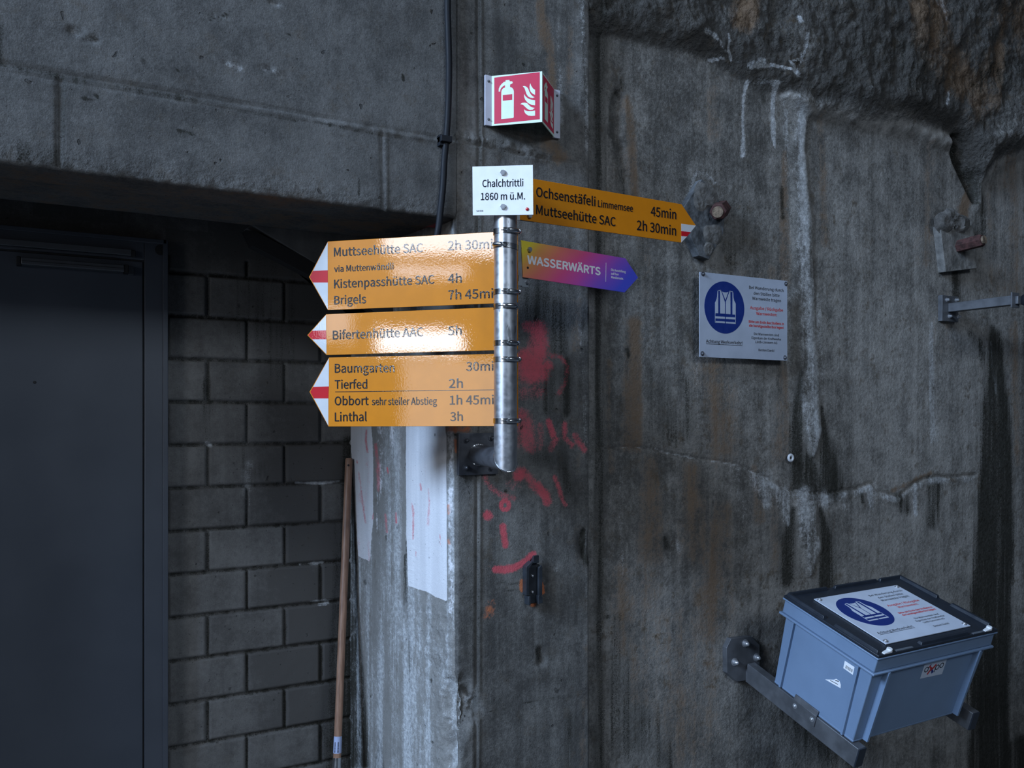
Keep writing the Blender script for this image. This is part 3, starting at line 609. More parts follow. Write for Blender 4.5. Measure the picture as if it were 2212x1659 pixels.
grid('wall_back', P, m1, m2, M['block'], label='grey cement block wall at the back of the recess', flip=True)

# recess: ceiling, left reveal, haunch over the right corner; floor
def st(mb, name, mat, label, bevel=0):
    o = mb.build(name, mat, None, bevel, smooth=False); o['kind'] = 'structure'; o['label'] = label; return o
st(MB().box(-1.3, XC, YS-.02, YB+.25, EH+.80, EH+.95), 'ceiling', M['conc_bare'], 'concrete ceiling of the door recess')
st(MB().box(-2.3, -1.22, YF+.004, YB+.2, 0, ZB+.02), 'wall_left', M['conc_bare'], 'concrete reveal left of the door recess')

a = onY(540, 494, YS); b = onY(681, 570, YS); cpt = onY(850, 665, YS); back = YB-.06
def hau(p): return (p.x, p.z)
hm = MB().prism([(a.x, ZB+.012), (b.x, b.z), (cpt.x+.02, cpt.z), (XC-.02, cpt.z-.06), (XC-.02, ZB+.012)], YS-.004, YS+.10)
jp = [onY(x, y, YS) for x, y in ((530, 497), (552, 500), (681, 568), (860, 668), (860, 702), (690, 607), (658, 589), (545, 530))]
st(MB().prism([hau(p) for p in jp], YS-.002, YS+.05), 'trim_2', M['dark_gap'], 'black strip added for the dark band under the sloping haunch')  # added strip, its black stands in for the shade under the haunch
st(hm, 'trim_1', M['conc_bare'], 'sloping concrete haunch under the lintel behind the signs', .004)
st(MB().box(-7, 6.5, -6, 3.4, -.08, 0), 'floor', M['conc_bare'], 'dark concrete tunnel floor')
# ------------------------------------------------------------------ lettering
_fc = {}
import os
def sans():                                # the sans face that ships inside Blender, else its built-in one
    try: return bpy.data.fonts.load(os.path.join(bpy.utils.system_resource('DATAFILES'), 'fonts', 'Noto Sans CJK Regular.woff2'))
    except Exception: return None
FONT = sans()
def font_mesh(body):
    k = body
    if k in _fc: return _fc[k]
    c = bpy.data.curves.new('lettering_tmp', 'FONT'); c.body = body
    if FONT: c.font = FONT
    c.extrude = .02; c.resolution_u = 3
    o = bpy.data.objects.new('lettering_tmp', c); COL.objects.link(o)
    dg = bpy.context.evaluated_depsgraph_get(); dg.update()
    me = bpy.data.meshes.new_from_object(o.evaluated_get(dg))
    v = np.zeros(len(me.vertices)*3); me.vertices.foreach_get('co', v); v = v.reshape(-1, 3)
    f = [tuple(p.vertices) for p in me.polygons]
    bpy.data.objects.remove(o); bpy.data.curves.remove(c); bpy.data.meshes.remove(me)
    _fc[k] = (v, f); return _fc[k]
CAPH = font_mesh('H')[0][:, 1].max()
class Plane:
    """flat board seen in the photograph: local x along it, y into it, z up"""
    def __init__(s, p0, back, bl, br, e1=None):
        s.n = back.normalized(); s.p0 = p0
        o = onPlane(*bl, p0, s.n)
        if e1 is None: e1 = onPlane(*br, p0, s.n)-o
        s.M = frame(e1, s.n); s.o = o; s.e1 = s.M.col[0]; s.e2 = s.M.col[2]
    def l(s, x, y):
        d = onPlane(x, y, s.p0, s.n)-s.o; return (d.dot(s.e1), d.dot(s.e2))
    def poly(s, pts): return [s.l(*p) for p in pts]
class Zm:
    """zoom window -> photograph pixels"""
    def __init__(s, x0, y0, k): s.x0, s.y0, s.k = x0, y0, k
    def __call__(s, x, y): return (s.x0+x/s.k, s.y0+y/s.k)
    def p(s, pts): return [s(*q) for q in pts]
def text(parent, body, A, B, cap, mat, yf, ref=None, bold=0.0, name='lettering', lift=.0006, label=None, mb=None):
    """A,B: local baseline ends of ref (or body); cap: cap height"""
    v, f = font_mesh(body); rv = font_mesh(ref or body)[0]
    x0, x1 = rv[:, 0].min(), rv[:, 0].max(); t = (v[:, 0]-x0)/(x1-x0)
    X = A[0]+(B[0]-A[0])*t; Z = A[1]+(B[1]-A[1])*t+v[:, 1]/CAPH*cap
    Y = yf-lift*.5-v[:, 2]/.02*lift*.5
    m = mb or MB(); b = bold*cap
    for i, (ax, az) in enumerate(((0, 0),) if not bold else ((-b, 0), (b, 0), (0, b), (0, -b))): m.add(np.stack([X+ax, Y-i*2e-5, Z+az], -1).tolist(), f)
    if mb: return m
    return m.build(name, mat, parent, smooth=False, label=label)
def ptext(pl, parent, body, a, b, c, mat, yf, ref=None, bold=0.0, name='lettering', lift=.0006, mb=None):
    A, B, C = pl.l(*a), pl.l(*b), pl.l(*c); return text(parent, body, A, B, C[1]-A[1], mat, yf, ref, bold, name, lift, None, mb)
def hexbolt(mb, c, d, r, h, wash=0):
    c = Vector(c); d = Vector(d).normalized()
    if wash: mb.cyl(c, c+d*wash, r*1.55, n=24); c = c+d*wash
    mb.tube([c, c+d*h*.8, c+d*h], [r, r, r*.86], 6); mb.cyl(c+d*h*.99, c+d*h*1.04, r*.6, n=12)
def domebolt(mb, c, d, r, h, wash=0):
    c = Vector(c); d = Vector(d).normalized()
    if wash: mb.cyl(c, c+d*wash, r*1.5, n=24); c = c+d*wash
    mb.cyl(c, c+d*h*.45, r, r*.96, 20); mb.dome(c+d*h*.45, d, r*.9, h*.55)
LOC0 = Vector((0, 0, 0))

# ------------------------------------------------------------------ signpost
pc = Vector((POLE.x, POLE.y, 0)); ez = EH-.1085; RP = .0302
plate_c = onY(1032, 981, YF-.008); PT = .012
sp = root('signpost', 'round grey metal signpost on a welded elbow bolted to the pillar', 'signpost', Vector((plate_c.x, YF, plate_c.z)))
so_ = Vector(sp.location)
def rel(p): return Vector(p)-so_
eld = Vector((plate_c.x-pc.x, YF-PT-pc.y, 0)); elen = eld.length; eld.normalize()
top_z = onPlane(1090, 372, pc+Vector((0, 0, EH)), FWD).z
mb = MB(); n = 48; vs = []
for k in range(n):
    a = 2*math.pi*k/n; q = Vector((math.cos(a), math.sin(a), 0))*RP
    vs.append(rel(Vector((pc.x, pc.y, ez))+q+Vector((0, 0, q.dot(eld)))))
for k in range(n):
    a = 2*math.pi*k/n; vs.append(rel(Vector((pc.x+RP*math.cos(a), pc.y+RP*math.sin(a), top_z))))
mb.add(vs, [(k, (k+1) % n, n+(k+1) % n, n+k) for k in range(n)]+[tuple(range(n, 2*n))])
mb.build('pole', M['pole'], sp)
mb = MB(); ea = Vector((-eld.y, eld.x, 0)); vs = []
for k in range(n):
    a = 2*math.pi*k/n; q = ea*math.cos(a)*RP*.985+Vector((0, 0, math.sin(a)*RP*.985))
    vs.append(rel(Vector((pc.x, pc.y, ez))+q+eld*q.z))
for k in range(n):
    a = 2*math.pi*k/n; q = ea*math.cos(a)*RP*.985+Vector((0, 0, math.sin(a)*RP*.985))
    vs.append(rel(Vector((pc.x, pc.y, ez))+q+eld*elen))
mb.add(vs, [(k, (k+1) % n, n+(k+1) % n, n+k) for k in range(n)])
mb.build('elbow_pipe', M['steel_dark'], sp)
def bead(path, r):
    rs = [r*(1+.25*math.sin(i*2.6)) for i in range(len(path))]; MB().tube(path, rs, 8, caps=False).build('weld_bead', M['steel'], sp)
bead([rel(Vector((pc.x, pc.y, ez))+ea*math.cos(a)*RP+Vector((0, 0, math.sin(a)*RP))+eld*(elen-.002)) for a in [i*2*math.pi/60 for i in range(61)]], .0034)
bead([rel(Vector((pc.x, pc.y, ez))+Vector((math.cos(a), math.sin(a), 0))*RP+Vector((0, 0, Vector((math.cos(a), math.sin(a), 0)).dot(eld)*RP))) for a in [i*2*math.pi/60 for i in range(61)]], .0016)
c0 = onY(991, 936, YF-PT); c1 = onY(991, 1027, YF-PT); pw = (c0.z-c1.z)
bp = MB().box(rel(c0).x, rel(c0).x+pw*1.05, -PT, .004, rel(c1).z, rel(c0).z).build('base_plate', M['steel_dark'], sp, .0012)
for (bx, by) in ((1007, 951), (1006, 1010), (1061, 946), (1060, 1011)):
    p = rel(onY(bx, by, YF-PT)); m = MB(); domebolt(m, (p.x, -PT, p.z), (0, -1, 0), .0062, .012, .0022); m.build('bolt', M['steel_dark'], bp)
# hose clamps around pole and sign brackets
def clamp(y, ang, long=.03, tilt=0, extra=False):
    z = onPlane(1092, y, pc+Vector((0, 0, EH)), FWD).z; R = RP+.0010; m = MB(); k = 56; hw = .0068
    vs = []
    for i in range(k):
        a = 2*math.pi*i/k; ca, sa = math.cos(a), math.sin(a)
        zt = z+tilt*(ca*CS-sa*SN)
        for (r, dz) in ((R, -hw), (R+.0009, -hw), (R+.0009, hw), (R, hw)): vs.append(rel((pc.x+r*ca, pc.y+r*sa, zt+dz)))
    fs = [(4*i+j, 4*((i+1) % k)+j, 4*((i+1) % k)+(j+1) % 4, 4*i+(j+1) % 4) for i in range(k) for j in range(4)]
    m.add(vs, fs); band = m.build('hose_clamp', M['steel'], sp)
    def at(a, r, dz=0):                       # a: 0 faces the viewer, positive to the right
        d = -FWD*math.cos(a)+RIGHT*math.sin(a); return rel(Vector((pc.x, pc.y, z+dz+tilt*math.sin(a)))+d*r)
    ns = 9; a0 = ang; span = long/R
    path = [at(a0+span*(i/(ns-1)), R+.0040) for i in range(ns)]
    h = MB().tube(path, [.0042]+[.0060]*(ns-2)+[.0052], 12)
    for i in range(6): h.tube([at(a0-.05-.07*i, R+.0008), at(a0-.08-.07*i, R+.0022), at(a0-.11-.07*i, R+.0008)], .0012, 6)
    h.build('clamp_housing', M['steel'], band)
    e = path[-1]; d = (path[-1]-path[-2]).normalized(); s = MB(); s.tube([e, e+d*.004], .0022, 10); hexbolt(s, e+d*.004, d, .0062, .0065); s.build('clamp_screw', M['steel'], band)
    return band
clamp(502, .12, .034); clamp(533, -1.05, .026, -.003); clamp(632, .14, .034); clamp(663, -.15, .030, .0)
clamp(742, .20, .024); clamp(777, .14, .034); clamp(909, .14, .034)

# ------------------------------------------------------------------ yellow direction signs
TS = .0035
def dsign(name, label, pl, body, orange, tipL=None, white=(), red=(), lines=(), rule=None):
    r = root(name, label, 'direction sign', pl.o, pl.M, 'signs clamped to the signpost')
    MB().prism(pl.poly(body), 0, TS).build('panel', orange, r, .0007)
    for w in white: MB().prism(pl.poly(w), -.0004, .0006).build('arrow_tip', M['sign_white'], r, label='white arrow tip field')
    for w in red: MB().prism(pl.poly(w), -.0005, .0006).build('arrow_stripe', M['sign_red'], r, label='red stripe across the tip')
    if rule:
        q = pl.poly(rule); MB().prism([q[0], q[1], (q[1][0], q[1][1]+.0016), (q[0][0], q[0][1]+.0016)], -.0006, 0).build('divider_line', M['letter'], r)
    for ln in lines:
        ref = ln[4] if len(ln) > 4 else None
        ptext(pl, r, ln[0], ln[1], ln[2], ln[3], M['letter'], 0, ref, .018, lift=.0008)
    return r
back = LS_back; e_up = None
z1 = Zm(640, 480, 3.606)
def lsign(TLp, BLp, TRp, BRp, tip, label, stripe, xb, lines, rule=None, ext=53):
    pl = Plane(LS_p0, back, BLp, BRp)
    # panel continues behind the pole
    def extend(a, b): k = ext/(b[0]-a[0]); return (b[0]+(b[0]-a[0])*k, b[1]+(b[1]-a[1])*k)
    TR2, BR2 = extend(TLp, TRp), extend(BLp, BRp)
    i = 1.2
    TLi, BLi, tpi = (TLp[0], TLp[1]+2), (BLp[0], BLp[1]-2), (tip[0]+2.2, tip[1])
    def edge(y):                         # x on the slanted tip edge at pixel row y
        if y <= tpi[1]: t = (y-TLi[1])/(tpi[1]-TLi[1]); return (TLi[0]+(tpi[0]-TLi[0])*t, y)
        t = (y-tpi[1])/(BLi[1]-tpi[1]); return (tpi[0]+(BLi[0]-tpi[0])*t, y)
    y0, y1 = stripe
    white = ([TLi, edge(y0+1.2), (TLi[0], y0)], [BLi, edge(y1), (BLi[0], y1)])
    red = ([(TLi[0], y0), edge(y0+1.2), tpi, edge(y1), (BLi[0], y1)],)
    return dsign('direction_sign', label, pl, [tip, BLp, BR2, TR2, TLp], M['orange'], None, white, red, lines, rule), pl
Z = z1
lsign(Z(245, 150), Z(246, 685), Z(1535, 75), Z(1535, 633), Z(98, 427), 'yellow arrow sign pointing left to Brigels, topmost of the left stack', (Z(0, 375)[1], Z(0, 470)[1]), 0, [
    ('Muttseehütte SAC', Z(295, 266), Z(985, 232), Z(295, 200)), ('2h 30min', Z(1182, 218), Z(1529, 204), Z(1182, 149), '2h 30mi'),
    ('via Muttenwändli', Z(296, 388), Z(757, 366), Z(296, 341)), ('Kistenpasshütte SAC', Z(296, 514), Z(1075, 478), Z(296, 449)), ('4h', Z(1182, 474), Z(1288, 470), Z(1182, 406)),
    ('Brigels', Z(297, 640), Z(543, 630), Z(297, 575)), ('7h 45mi', Z(1185, 602), Z(1533, 589), Z(1185, 532))][:6]+[('7h 45min', Z(1185, 602), Z(1533, 589), Z(1185, 532), '7h 45mi')])
lsign(Z(232, 717), Z(235, 1035), Z(1535, 663), Z(1535, 998), Z(85, 880), 'yellow arrow sign pointing left with a single line, middle of the left stack', (Z(0, 842)[1], Z(0, 912)[1]), 0, [
    ('Bifertenhütte AAC', Z(286, 913), Z(988, 888), Z(286, 846)), ('5h', Z(1183, 880), Z(1288, 877), Z(1183, 812))])
lsign(Z(254, 1054), Z(250, 1592), Z(1535, 1026), Z(1535, 1588), Z(102, 1322), 'yellow arrow sign pointing left to Linthal, lowest of the left stack', (Z(0, 1279)[1], Z(0, 1373)[1]), 0, [
    ('Baumgarten', Z(302, 1172), Z(765, 1168), Z(302, 1104)), ('30min', Z(1325, 1157), Z(1535, 1155), Z(1325, 1089), '30mi'), ('Tierfed', Z(301, 1297), Z(552, 1295), Z(301, 1231)), ('2h', Z(1190, 1290), Z(1297, 1289), Z(1190, 1222)),
    ('Obbort', Z(301, 1425), Z(563, 1423), Z(301, 1359)), ('sehr steiler Abstieg', Z(590, 1424), Z(1095, 1420), Z(590, 1370)), ('1h 45min', Z(1197, 1420), Z(1537, 1417), Z(1197, 1352), '1h 45mi'),
    ('Linthal', Z(302, 1551), Z(549, 1549), Z(302, 1483)), ('3h', Z(1200, 1548), Z(1297, 1547), Z(1200, 1481))], rule=[Z(303, 1324), Z(1600, 1307)])

# the yellow sign on the right
z2 = Zm(980, 320, 3.95); Z = z2
aO = math.atan(F/(4200-CX)); bO = (FWD*math.cos(aO)-RIGHT*math.sin(aO)).normalized()
OP0 = POLE+Vector((0, 0, EH))+bO*.034
pO = Plane(OP0, bO, Z(570, 612), Z(1940, 806))
sO = dsign('direction_sign', 'yellow arrow sign pointing right to Ochsenstäfeli behind the white plate', pO, [Z(570, 612), Z(1940, 806), Z(2068, 661), Z(1945, 478), Z(576, 243)], M['orange_matt'], None,
    ([Z(1942, 645), Z(2066, 661), Z(2022, 716), Z(1942, 708)], [Z(1942, 750), Z(1991, 754), Z(1942, 805)]), ([Z(1942, 708), Z(2022, 716), Z(1991, 754), Z(1942, 750)],), [
    ('Ochsenstäfeli', Z(704, 412), Z(1208, 495), Z(704, 332)), ('Limmernsee', Z(1230, 500), Z(1527, 543), Z(1230, 443)), ('45min', Z(1682, 577), Z(1897, 606), Z(1682, 498)),
    ('Muttseehütte SAC', Z(704, 563), Z(1380, 667), Z(704, 484)), ('2h 30min', Z(1563, 697), Z(1896, 745), Z(1563, 617))])
m = MB(); p = pO.l(*Z(645, 578)); hexbolt(m, (p[0], 0, p[1]), (0, -1, 0), .0074, .0068, 0); m.build('bolt', M['screw'], sO)
p0, p1 = pO.l(*Z(532, 575)), pO.l(*Z(600, 612)); MB().box(p0[0]-.012, p1[0]+.035, TS, TS+.003, p1[1]-.002, p0[1]+.10).build('mounting_bracket', M['grey_bracket'], sO, .0005)

# printed exhibition sign
aW = math.atan(F/(3300-CX)); bW = (FWD*math.cos(aW)-RIGHT*math.sin(aW)).normalized()
WP0 = onPlane(*Z(590, 900), OP0+bO*.0, bO)
pW = Plane(WP0, bW, Z(592, 1101), Z(1460, 1231))
sW = root('exhibition_sign', 'small arrow sign with yellow to purple to blue print pointing right', 'sign', pW.o, pW.M, 'signs clamped to the signpost')
MB().prism(pW.poly([Z(592, 1101), Z(1460, 1231), Z(1574, 1105), Z(1466, 940), Z(577, 786)]), 0, .003).build('panel', M['gradient'], sW, .0005)
ptext(pW, sW, 'WASSERWÄRTS', Z(628, 984), Z(1250, 1084), Z(628, 916), M['letter_white'], 0, None, .055)
q = pW.poly([Z(1296, 1140), Z(1299, 1140), Z(1301, 978), Z(1298, 978)]); MB().prism(q, -.0005, 0).build('divider_line', M['letter_white'], sW)
for (s_, a, b, c) in (('Die Ausstellung', (1343, 1047), (1467, 1065), (1343, 1028)), ('auf Ihrer', (1343, 1079), (1408, 1088), (1343, 1060)), ('Wanderroute.', (1343, 1110), (1448, 1124), (1343, 1091))):
    ptext(pW, sW, s_, Z(*a), Z(*b), Z(*c), M['letter_white'], 0, None, .02)
m = MB(); p = pW.l(*Z(643, 866)); hexbolt(m, (p[0], 0, p[1]), (0, -1, 0), .0074, .0068, 0); m.build('bolt', M['screw'], sW)
p = pW.l(*Z(632, 1021)); MB().cyl((p[0], .001, p[1]), (p[0], -.0008, p[1]), .0034, n=16).build('bolt_hole', M['dark_gap'], sW)
bp0, bp1 = pW.l(*Z(534, 790)), pW.l(*Z(652, 1188)); ps = pW.l(*Z(590, 1175))
bk = MB().box(bp0[0], ps[0]+.002, .003, .006, ps[1], bp0[1]).box(bp0[0], bp0[0]+.003, .003, .03, ps[1], bp0[1]).box(ps[0], bp1[0], .006, .009, bp1[1], bp1[1]+.03).build('mounting_bracket', M['grey_bracket'], sW, .0006)
for (a, b) in ((555, 850), (556, 1108)):
    p = pW.l(*Z(a, b)); MB().box(p[0]-.0012, p[0]+.0012, .0024, .0032, p[1]-.008, p[1]+.008).build('slot', M['dark_gap'], bk)
m = MB(); p = pW.l(*Z(638, 1142)); hexbolt(m, (p[0], .006, p[1]), (0, -1, 0), .0055, .007); m.build('bolt', M['screw'], bk)

# white location plate on the pole
aP = math.radians(5); bP = (FWD*math.cos(aP)+RIGHT*math.sin(aP)).normalized()
PP0 = POLE+Vector((0, 0, EH))-bP*.039
pP = Plane(PP0, bP, Z(163, 574), Z(680, 568))
lp_ = root('location_sign', 'white rectangular plate with two bolts fixed to the pole top', 'sign', pP.o, pP.M, 'signs clamped to the signpost')
MB().prism(pP.poly([Z(163, 574), Z(680, 568), Z(676, 143), Z(160, 157)]), 0, .004).build('panel', M['plate_white'], lp_, .0006)
ptext(pP, lp_, 'Chalchtrittli', Z(246, 332), Z(593, 325), Z(246, 272), M['letter'], 0, None, .016)
ptext(pP, lp_, '1860 m ü.M.', Z(233, 443), Z(608, 437), Z(233, 384), M['letter'], 0, None, .016)
ptext(pP, lp_, 'Swd 2016', Z(194, 541), Z(252, 540), Z(194, 531), M['letter'], 0)
for (a, b) in ((421, 210), (422, 501)):
    m = MB(); p = pP.l(*Z(a, b)); hexbolt(m, (p[0], 0, p[1]), (0, -1, 0), .0074, .0068, 0); m.build('bolt', M['screw'], lp_)
m = MB(); p = pP.l(*Z(628, 521)); m.dome((p[0], 0, p[1]), (0, -1, 0), .0046, .004); m.build('rivet', M['sign_red'], lp_, label='red rivet head')
MB().box(pP.l(*Z(400, 560))[0]-.006, pP.l(*Z(400, 560))[0]+.014, .004, .0082, .01, .10).build('pole_bracket', M['grey_bracket'], lp_, .0005)

# ------------------------------------------------------------------ fire extinguisher sign (V shaped)
z3 = Zm(1000, 120, 8.296); Z = z3
A_ = onY(*Z(516, 365), YF-.010); A_l = onY(*Z(515, 1262), YF-.010); HFS = A_.z-A_l.z
apx = onY(*Z(1420, 700), 2.207); B_ = onY(*Z(1638, 700), YF-.010)
fs_ = root('fire_extinguisher_sign', 'red V-shaped fire extinguisher sign projecting from the pillar', 'sign', Vector((apx.x, YF, A_l.z)))
fo = Vector(fs_.location)
eL = Vector((apx.x-A_.x, apx.y-A_.y, 0)); eR = Vector((B_.x-apx.x, B_.y-apx.y, 0))
WL, WR = eL.length, eR.length
def fpanel(name, p0, e, W_, lab, src, sW_):
    fr_ = frame(e, Vector((-e.y, e.x, 0))); m_ = MB().box(0, W_, 0, .002, 0, HFS)
    o = m_.build(name, M['glow_white'], fs_, .0003); o.matrix_local = Matrix.Translation(Vector(p0)-fo) @ fr_.to_4x4()
    k = W_/sW_
    def add(nm, poly, mat, d): 
        MB().prism([(x*k, z) for x, z in poly], -d, .0002).build(nm, mat, o)
    add('red_field', src['red'], M['fire_red'], .0003)
    for s in src['white']: add('pictogram', s, M['glow_white'], .0006)
    add('pictogram_window', src['win'], M['fire_red'], .0008)
    return o
frL = frame(eL, Vector((-eL.y, eL.x, 0)))
class _P(Plane): pass
pF = Plane(Vector((A_.x, A_.y, A_l.z)), frL.col[1], Z(515, 1262), Z(1422, 1165), eL)
pF.o = Vector((A_.x, A_.y, A_l.z))
def zz(pts): return [(min(max(x, .003), WL-.003), z) for x, z in pF.poly(Z.p(pts))]
src = {'red': zz([(562, 1228), (1378, 1142), (1378, 296), (562, 396)]),
 'white': [zz([(687, 1140), (689, 660), (692, 635), (702, 610), (722, 588), (755, 575), (757, 531), (722, 550), (690, 580), (672, 608), (668, 648), (640, 648), (645, 592), (665, 545), (700, 505), (735, 475), (765, 466), (765, 443), (835, 437), (837, 462), (878, 464), (893, 474), (890, 498), (846, 522), (845, 564), (880, 578), (903, 603), (913, 640), (911, 1105), (902, 1120)]),
  zz([(1207, 495), (1225, 545), (1255, 590), (1293, 615), (1293, 705), (1250, 685), (1215, 650), (1197, 605), (1195, 550)]),
  zz([(1072, 550), (1110, 548), (1145, 565), (1170, 595), (1190, 650), (1215, 695), (1250, 730), (1288, 748), (1250, 762), (1205, 755), (1165, 730), (1140, 690), (1120, 630), (1105, 585)]),
  zz([(1097, 690), (1120, 730), (1160, 765), (1220, 792), (1293, 803), (1293, 893), (1230, 885), (1165, 850), (1115, 790), (1098, 740)]),
  zz([(1030, 873), (1060, 850), (1110, 845), (1150, 855), (1185, 890), (1215, 918), (1250, 932), (1290, 940), (1250, 970), (1205, 977), (1160, 960), (1120, 925), (1085, 890), (1060, 880)]),
  zz([(1097, 962), (1120, 985), (1160, 998), (1230, 998), (1293, 987), (1293, 1078), (1230, 1083), (1170, 1075), (1125, 1045), (1103, 1010)])],
 'win': zz([(715, 812), (885, 795), (885, 692), (715, 710)])}
fpanel('left_panel', (A_.x, A_.y, A_l.z), eL, WL, None, src, WL)
fpanel('right_panel', (apx.x, apx.y, A_l.z), eR, WR, None, src, WL)
FW = .0215
for (x0, x1) in ((A_.x-FW, A_.x+.001), (B_.x-.001, B_.x+FW)):
    fl_ = MB().box(x0-fo.x, x1-fo.x, -.010, -.002, 0, HFS).build('mounting_flange', M['alu_white'], fs_, .0004)
    for zf in (.12, .88):
        m = MB(); domebolt(m, ((x0+x1)/2-fo.x, -.010, HFS*zf), (0, -1, 0), .0028, .003, .0006); m.build('screw', M['steel_dark'], fl_)

# ------------------------------------------------------------------ safety vest notices
z5 = Zm(1480, 560, 6.912); Z = z5; YN = YR-.030
pN = Plane(Vector((0, YN, EH)), Vector((0, 1, 0)), Z(205, 1460), Z(1515, 1515), Vector((1, 0, 0)))
def rect_fit():
    xs_ = [pN.l(*Z(*q))[0] for q in ((205, 1460), (1515, 1515), (1518, 325), (210, 190))]; zs_ = [pN.l(*Z(*q))[1] for q in ((205, 1460), (1515, 1515), (1518, 325), (210, 190))]
    return (xs_[0]+xs_[3])/2, (xs_[1]+xs_[2])/2, (zs_[0]+zs_[1])/2, (zs_[2]+zs_[3])/2
nx0, nx1, nz0, nz1 = rect_fit(); NW, NH = nx1-nx0, nz1-nz0
def nl(x, y):
    p = pN.l(*Z(x, y)); return (p[0]-nx0, p[1]-nz0)
VEST = [[(474, 470), (484, 466), (484, 808), (437, 806), (437, 650), (458, 602), (468, 560)], [(474, 470), (521, 458), (524, 468), (476, 478)], [(512, 464), (522, 460), (584, 640), (584, 816), (514, 811)],
        [(657, 470), (665, 472), (667, 823), (598, 818), (598, 640)], [(542, 485), (566, 494), (590, 497), (614, 496), (636, 490), (592, 610)], [(697, 480), (708, 491), (712, 570), (722, 620), (745, 665), (745, 828), (697, 826)], [(657, 470), (708, 489), (706, 497), (657, 479)],
        [(441, 853), (584, 860), (584, 892), (441, 884)], [(598, 862), (743, 870), (743, 902), (598, 893)], [(438, 922), (584, 932), (584, 958), (438, 948)], [(598, 934), (744, 943), (744, 968), (598, 959)],
        [(436, 806), (441, 806), (441, 948), (436, 948)], [(741, 828), (746, 828), (746, 967), (741, 967)]]
NT_ = [('Bei Wanderung durch', (945, 443), (1460, 488), (945, 400), 0, 0), ('den Stollen bitte', (1012, 532), (1398, 563), (1012, 489), 0, 0), ('Warnweste tragen', (993, 607), (1420, 640), (993, 563), 0, 0),
       ('Ausgabe / Rückgabe', (960, 748), (1450, 781), (960, 704), 1, .004), ('Warnwesten:', (1052, 830), (1360, 853), (1052, 787), 1, .004), ('Bitte am Ende des Stollens in', (942, 951), (1463, 981), (942, 916), 1, .012), ('die bereitgestellte Box legen!', (945, 1010), (1460, 1039), (945, 975), 1, .012),
       ('Die Warnwesten sind', (1017, 1132), (1390, 1152), (1017, 1098), 0, 0), ('Eigentum der Kraftwerke', (983, 1191), (1420, 1213), (983, 1157), 0, 0), ('Linth-Limmern AG', (1042, 1252), (1365, 1269), (1042, 1217), 0, 0), ('Besten Dank!', (1087, 1374), (1320, 1382), (1087, 1339), 0, 0), ('Achtung Werkverkehr!', (303, 1250), (845, 1270), (303, 1204), 0, 0)]
def notice(label, loc, Mx, th, white, screws, smat):
    r = root('safety_notice', label, 'sign', loc, Mx)
    MB().box(0, NW, -th, 0, 0, NH).build('panel', white, r, .0005)
    c = nl(580, 723); rx = (nl(878, 723)[0]-nl(283, 723)[0])/2; rz = (nl(580, 335)[1]-nl(580, 1112)[1])/2
    g = MB().prism([(c[0]+rx*math.cos(a*math.pi/48), c[1]+rz*math.sin(a*math.pi/48)) for a in range(96)], -th-.0003, -th+.0002).build('pictogram_disc', M['notice_blue'], r, label='blue mandatory sign disc with a vest')
    mv = MB()
    for v_ in VEST: mv.prism([nl(*q) for q in v_], -th-.0006, -th)
    mv.build('vest_pictogram', white, g)
    tb = MB()
    for (s_, a, b, c_, red, bo) in NT_:
        A, B = nl(*a), nl(*b); zm = (A[1]+B[1])/2; cap = nl(*c_)[1]-A[1]
        m_ = MB(); text(r, s_, (A[0], zm), (B[0], zm), cap, None, -th, None, .018+bo*3, lift=.0003, mb=m_); m_.build('red_lettering' if red else 'lettering', M['letter_red' if red else 'letter_flat'], r, smooth=False)
    a, b = nl(303, 1262), nl(845, 1284); zu = (a[1]+b[1])/2; tb.prism([(a[0], zu), (b[0], zu), (b[0], zu-.0018), (a[0], zu-.0018)], -th-.0003, -th)
    tb.build('underline', M['letter_flat'], r, smooth=False)
    for q in screws:
        m = MB(); domebolt(m, (q[0], -th, q[1]), (0, -1, 0), .0055, .006, .001); m.build('screw', smat, r)
    return r
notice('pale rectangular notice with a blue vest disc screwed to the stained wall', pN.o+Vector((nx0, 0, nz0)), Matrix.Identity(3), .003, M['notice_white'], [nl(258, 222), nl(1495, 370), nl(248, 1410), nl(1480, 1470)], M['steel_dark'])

# ------------------------------------------------------------------ vest box on its two brackets
BO = Vector((2.2253, 2.1394, EH-.6071)); BH, BW, BD = .319, .6, .4
Rb = (Matrix.Rotation(0, 3, 'Z') @ Matrix.Rotation(-.0179, 3, 'Y') @ Matrix.Rotation(.3029, 3, 'X'))
bz = Rb @ Vector((0, 0, 1))
bx_ = root('storage_box', 'grey-blue plastic stacking box with a dark lid on wall brackets', 'box', BO-bz*BH, Rb)
tub = MB()
def fru(x0, x1, y0, y1, z0, z1, i0, i1):     # taper: inset i0 at bottom, i1 at top
    tub.hexa([(x0+i0, y0+i0, z0), (x1-i0, y0+i0, z0), (x1-i0, y1-i0, z0), (x0+i0, y1-i0, z0), (x0+i1, y0+i1, z1), (x1-i1, y0+i1, z1), (x1-i1, y1-i1, z1), (x0+i1, y1-i1, z1)])
fru(0, BW, -BD, 0, .004, BH-.05, .028, .018)
fru(0, BW, -BD, 0, 0, .010, .0276, .0270)
tub.box(.008, BW-.008, -BD+.008, -.008, BH-.052, BH)
tub.build('tub', M['box_grey'], bx_, .004, seg=3)
lipm = MB().box(.001, BW-.001, -BD+.001, -.001, BH-.060, BH-.052).box(.002, BW-.002, -BD+.002, -.002, BH-.006, BH+.001)
lipm.build('rim', M['box_grey'], bx_, .0025)
def ins(z): return .028-(.028-.018)*z/(BH-.05)
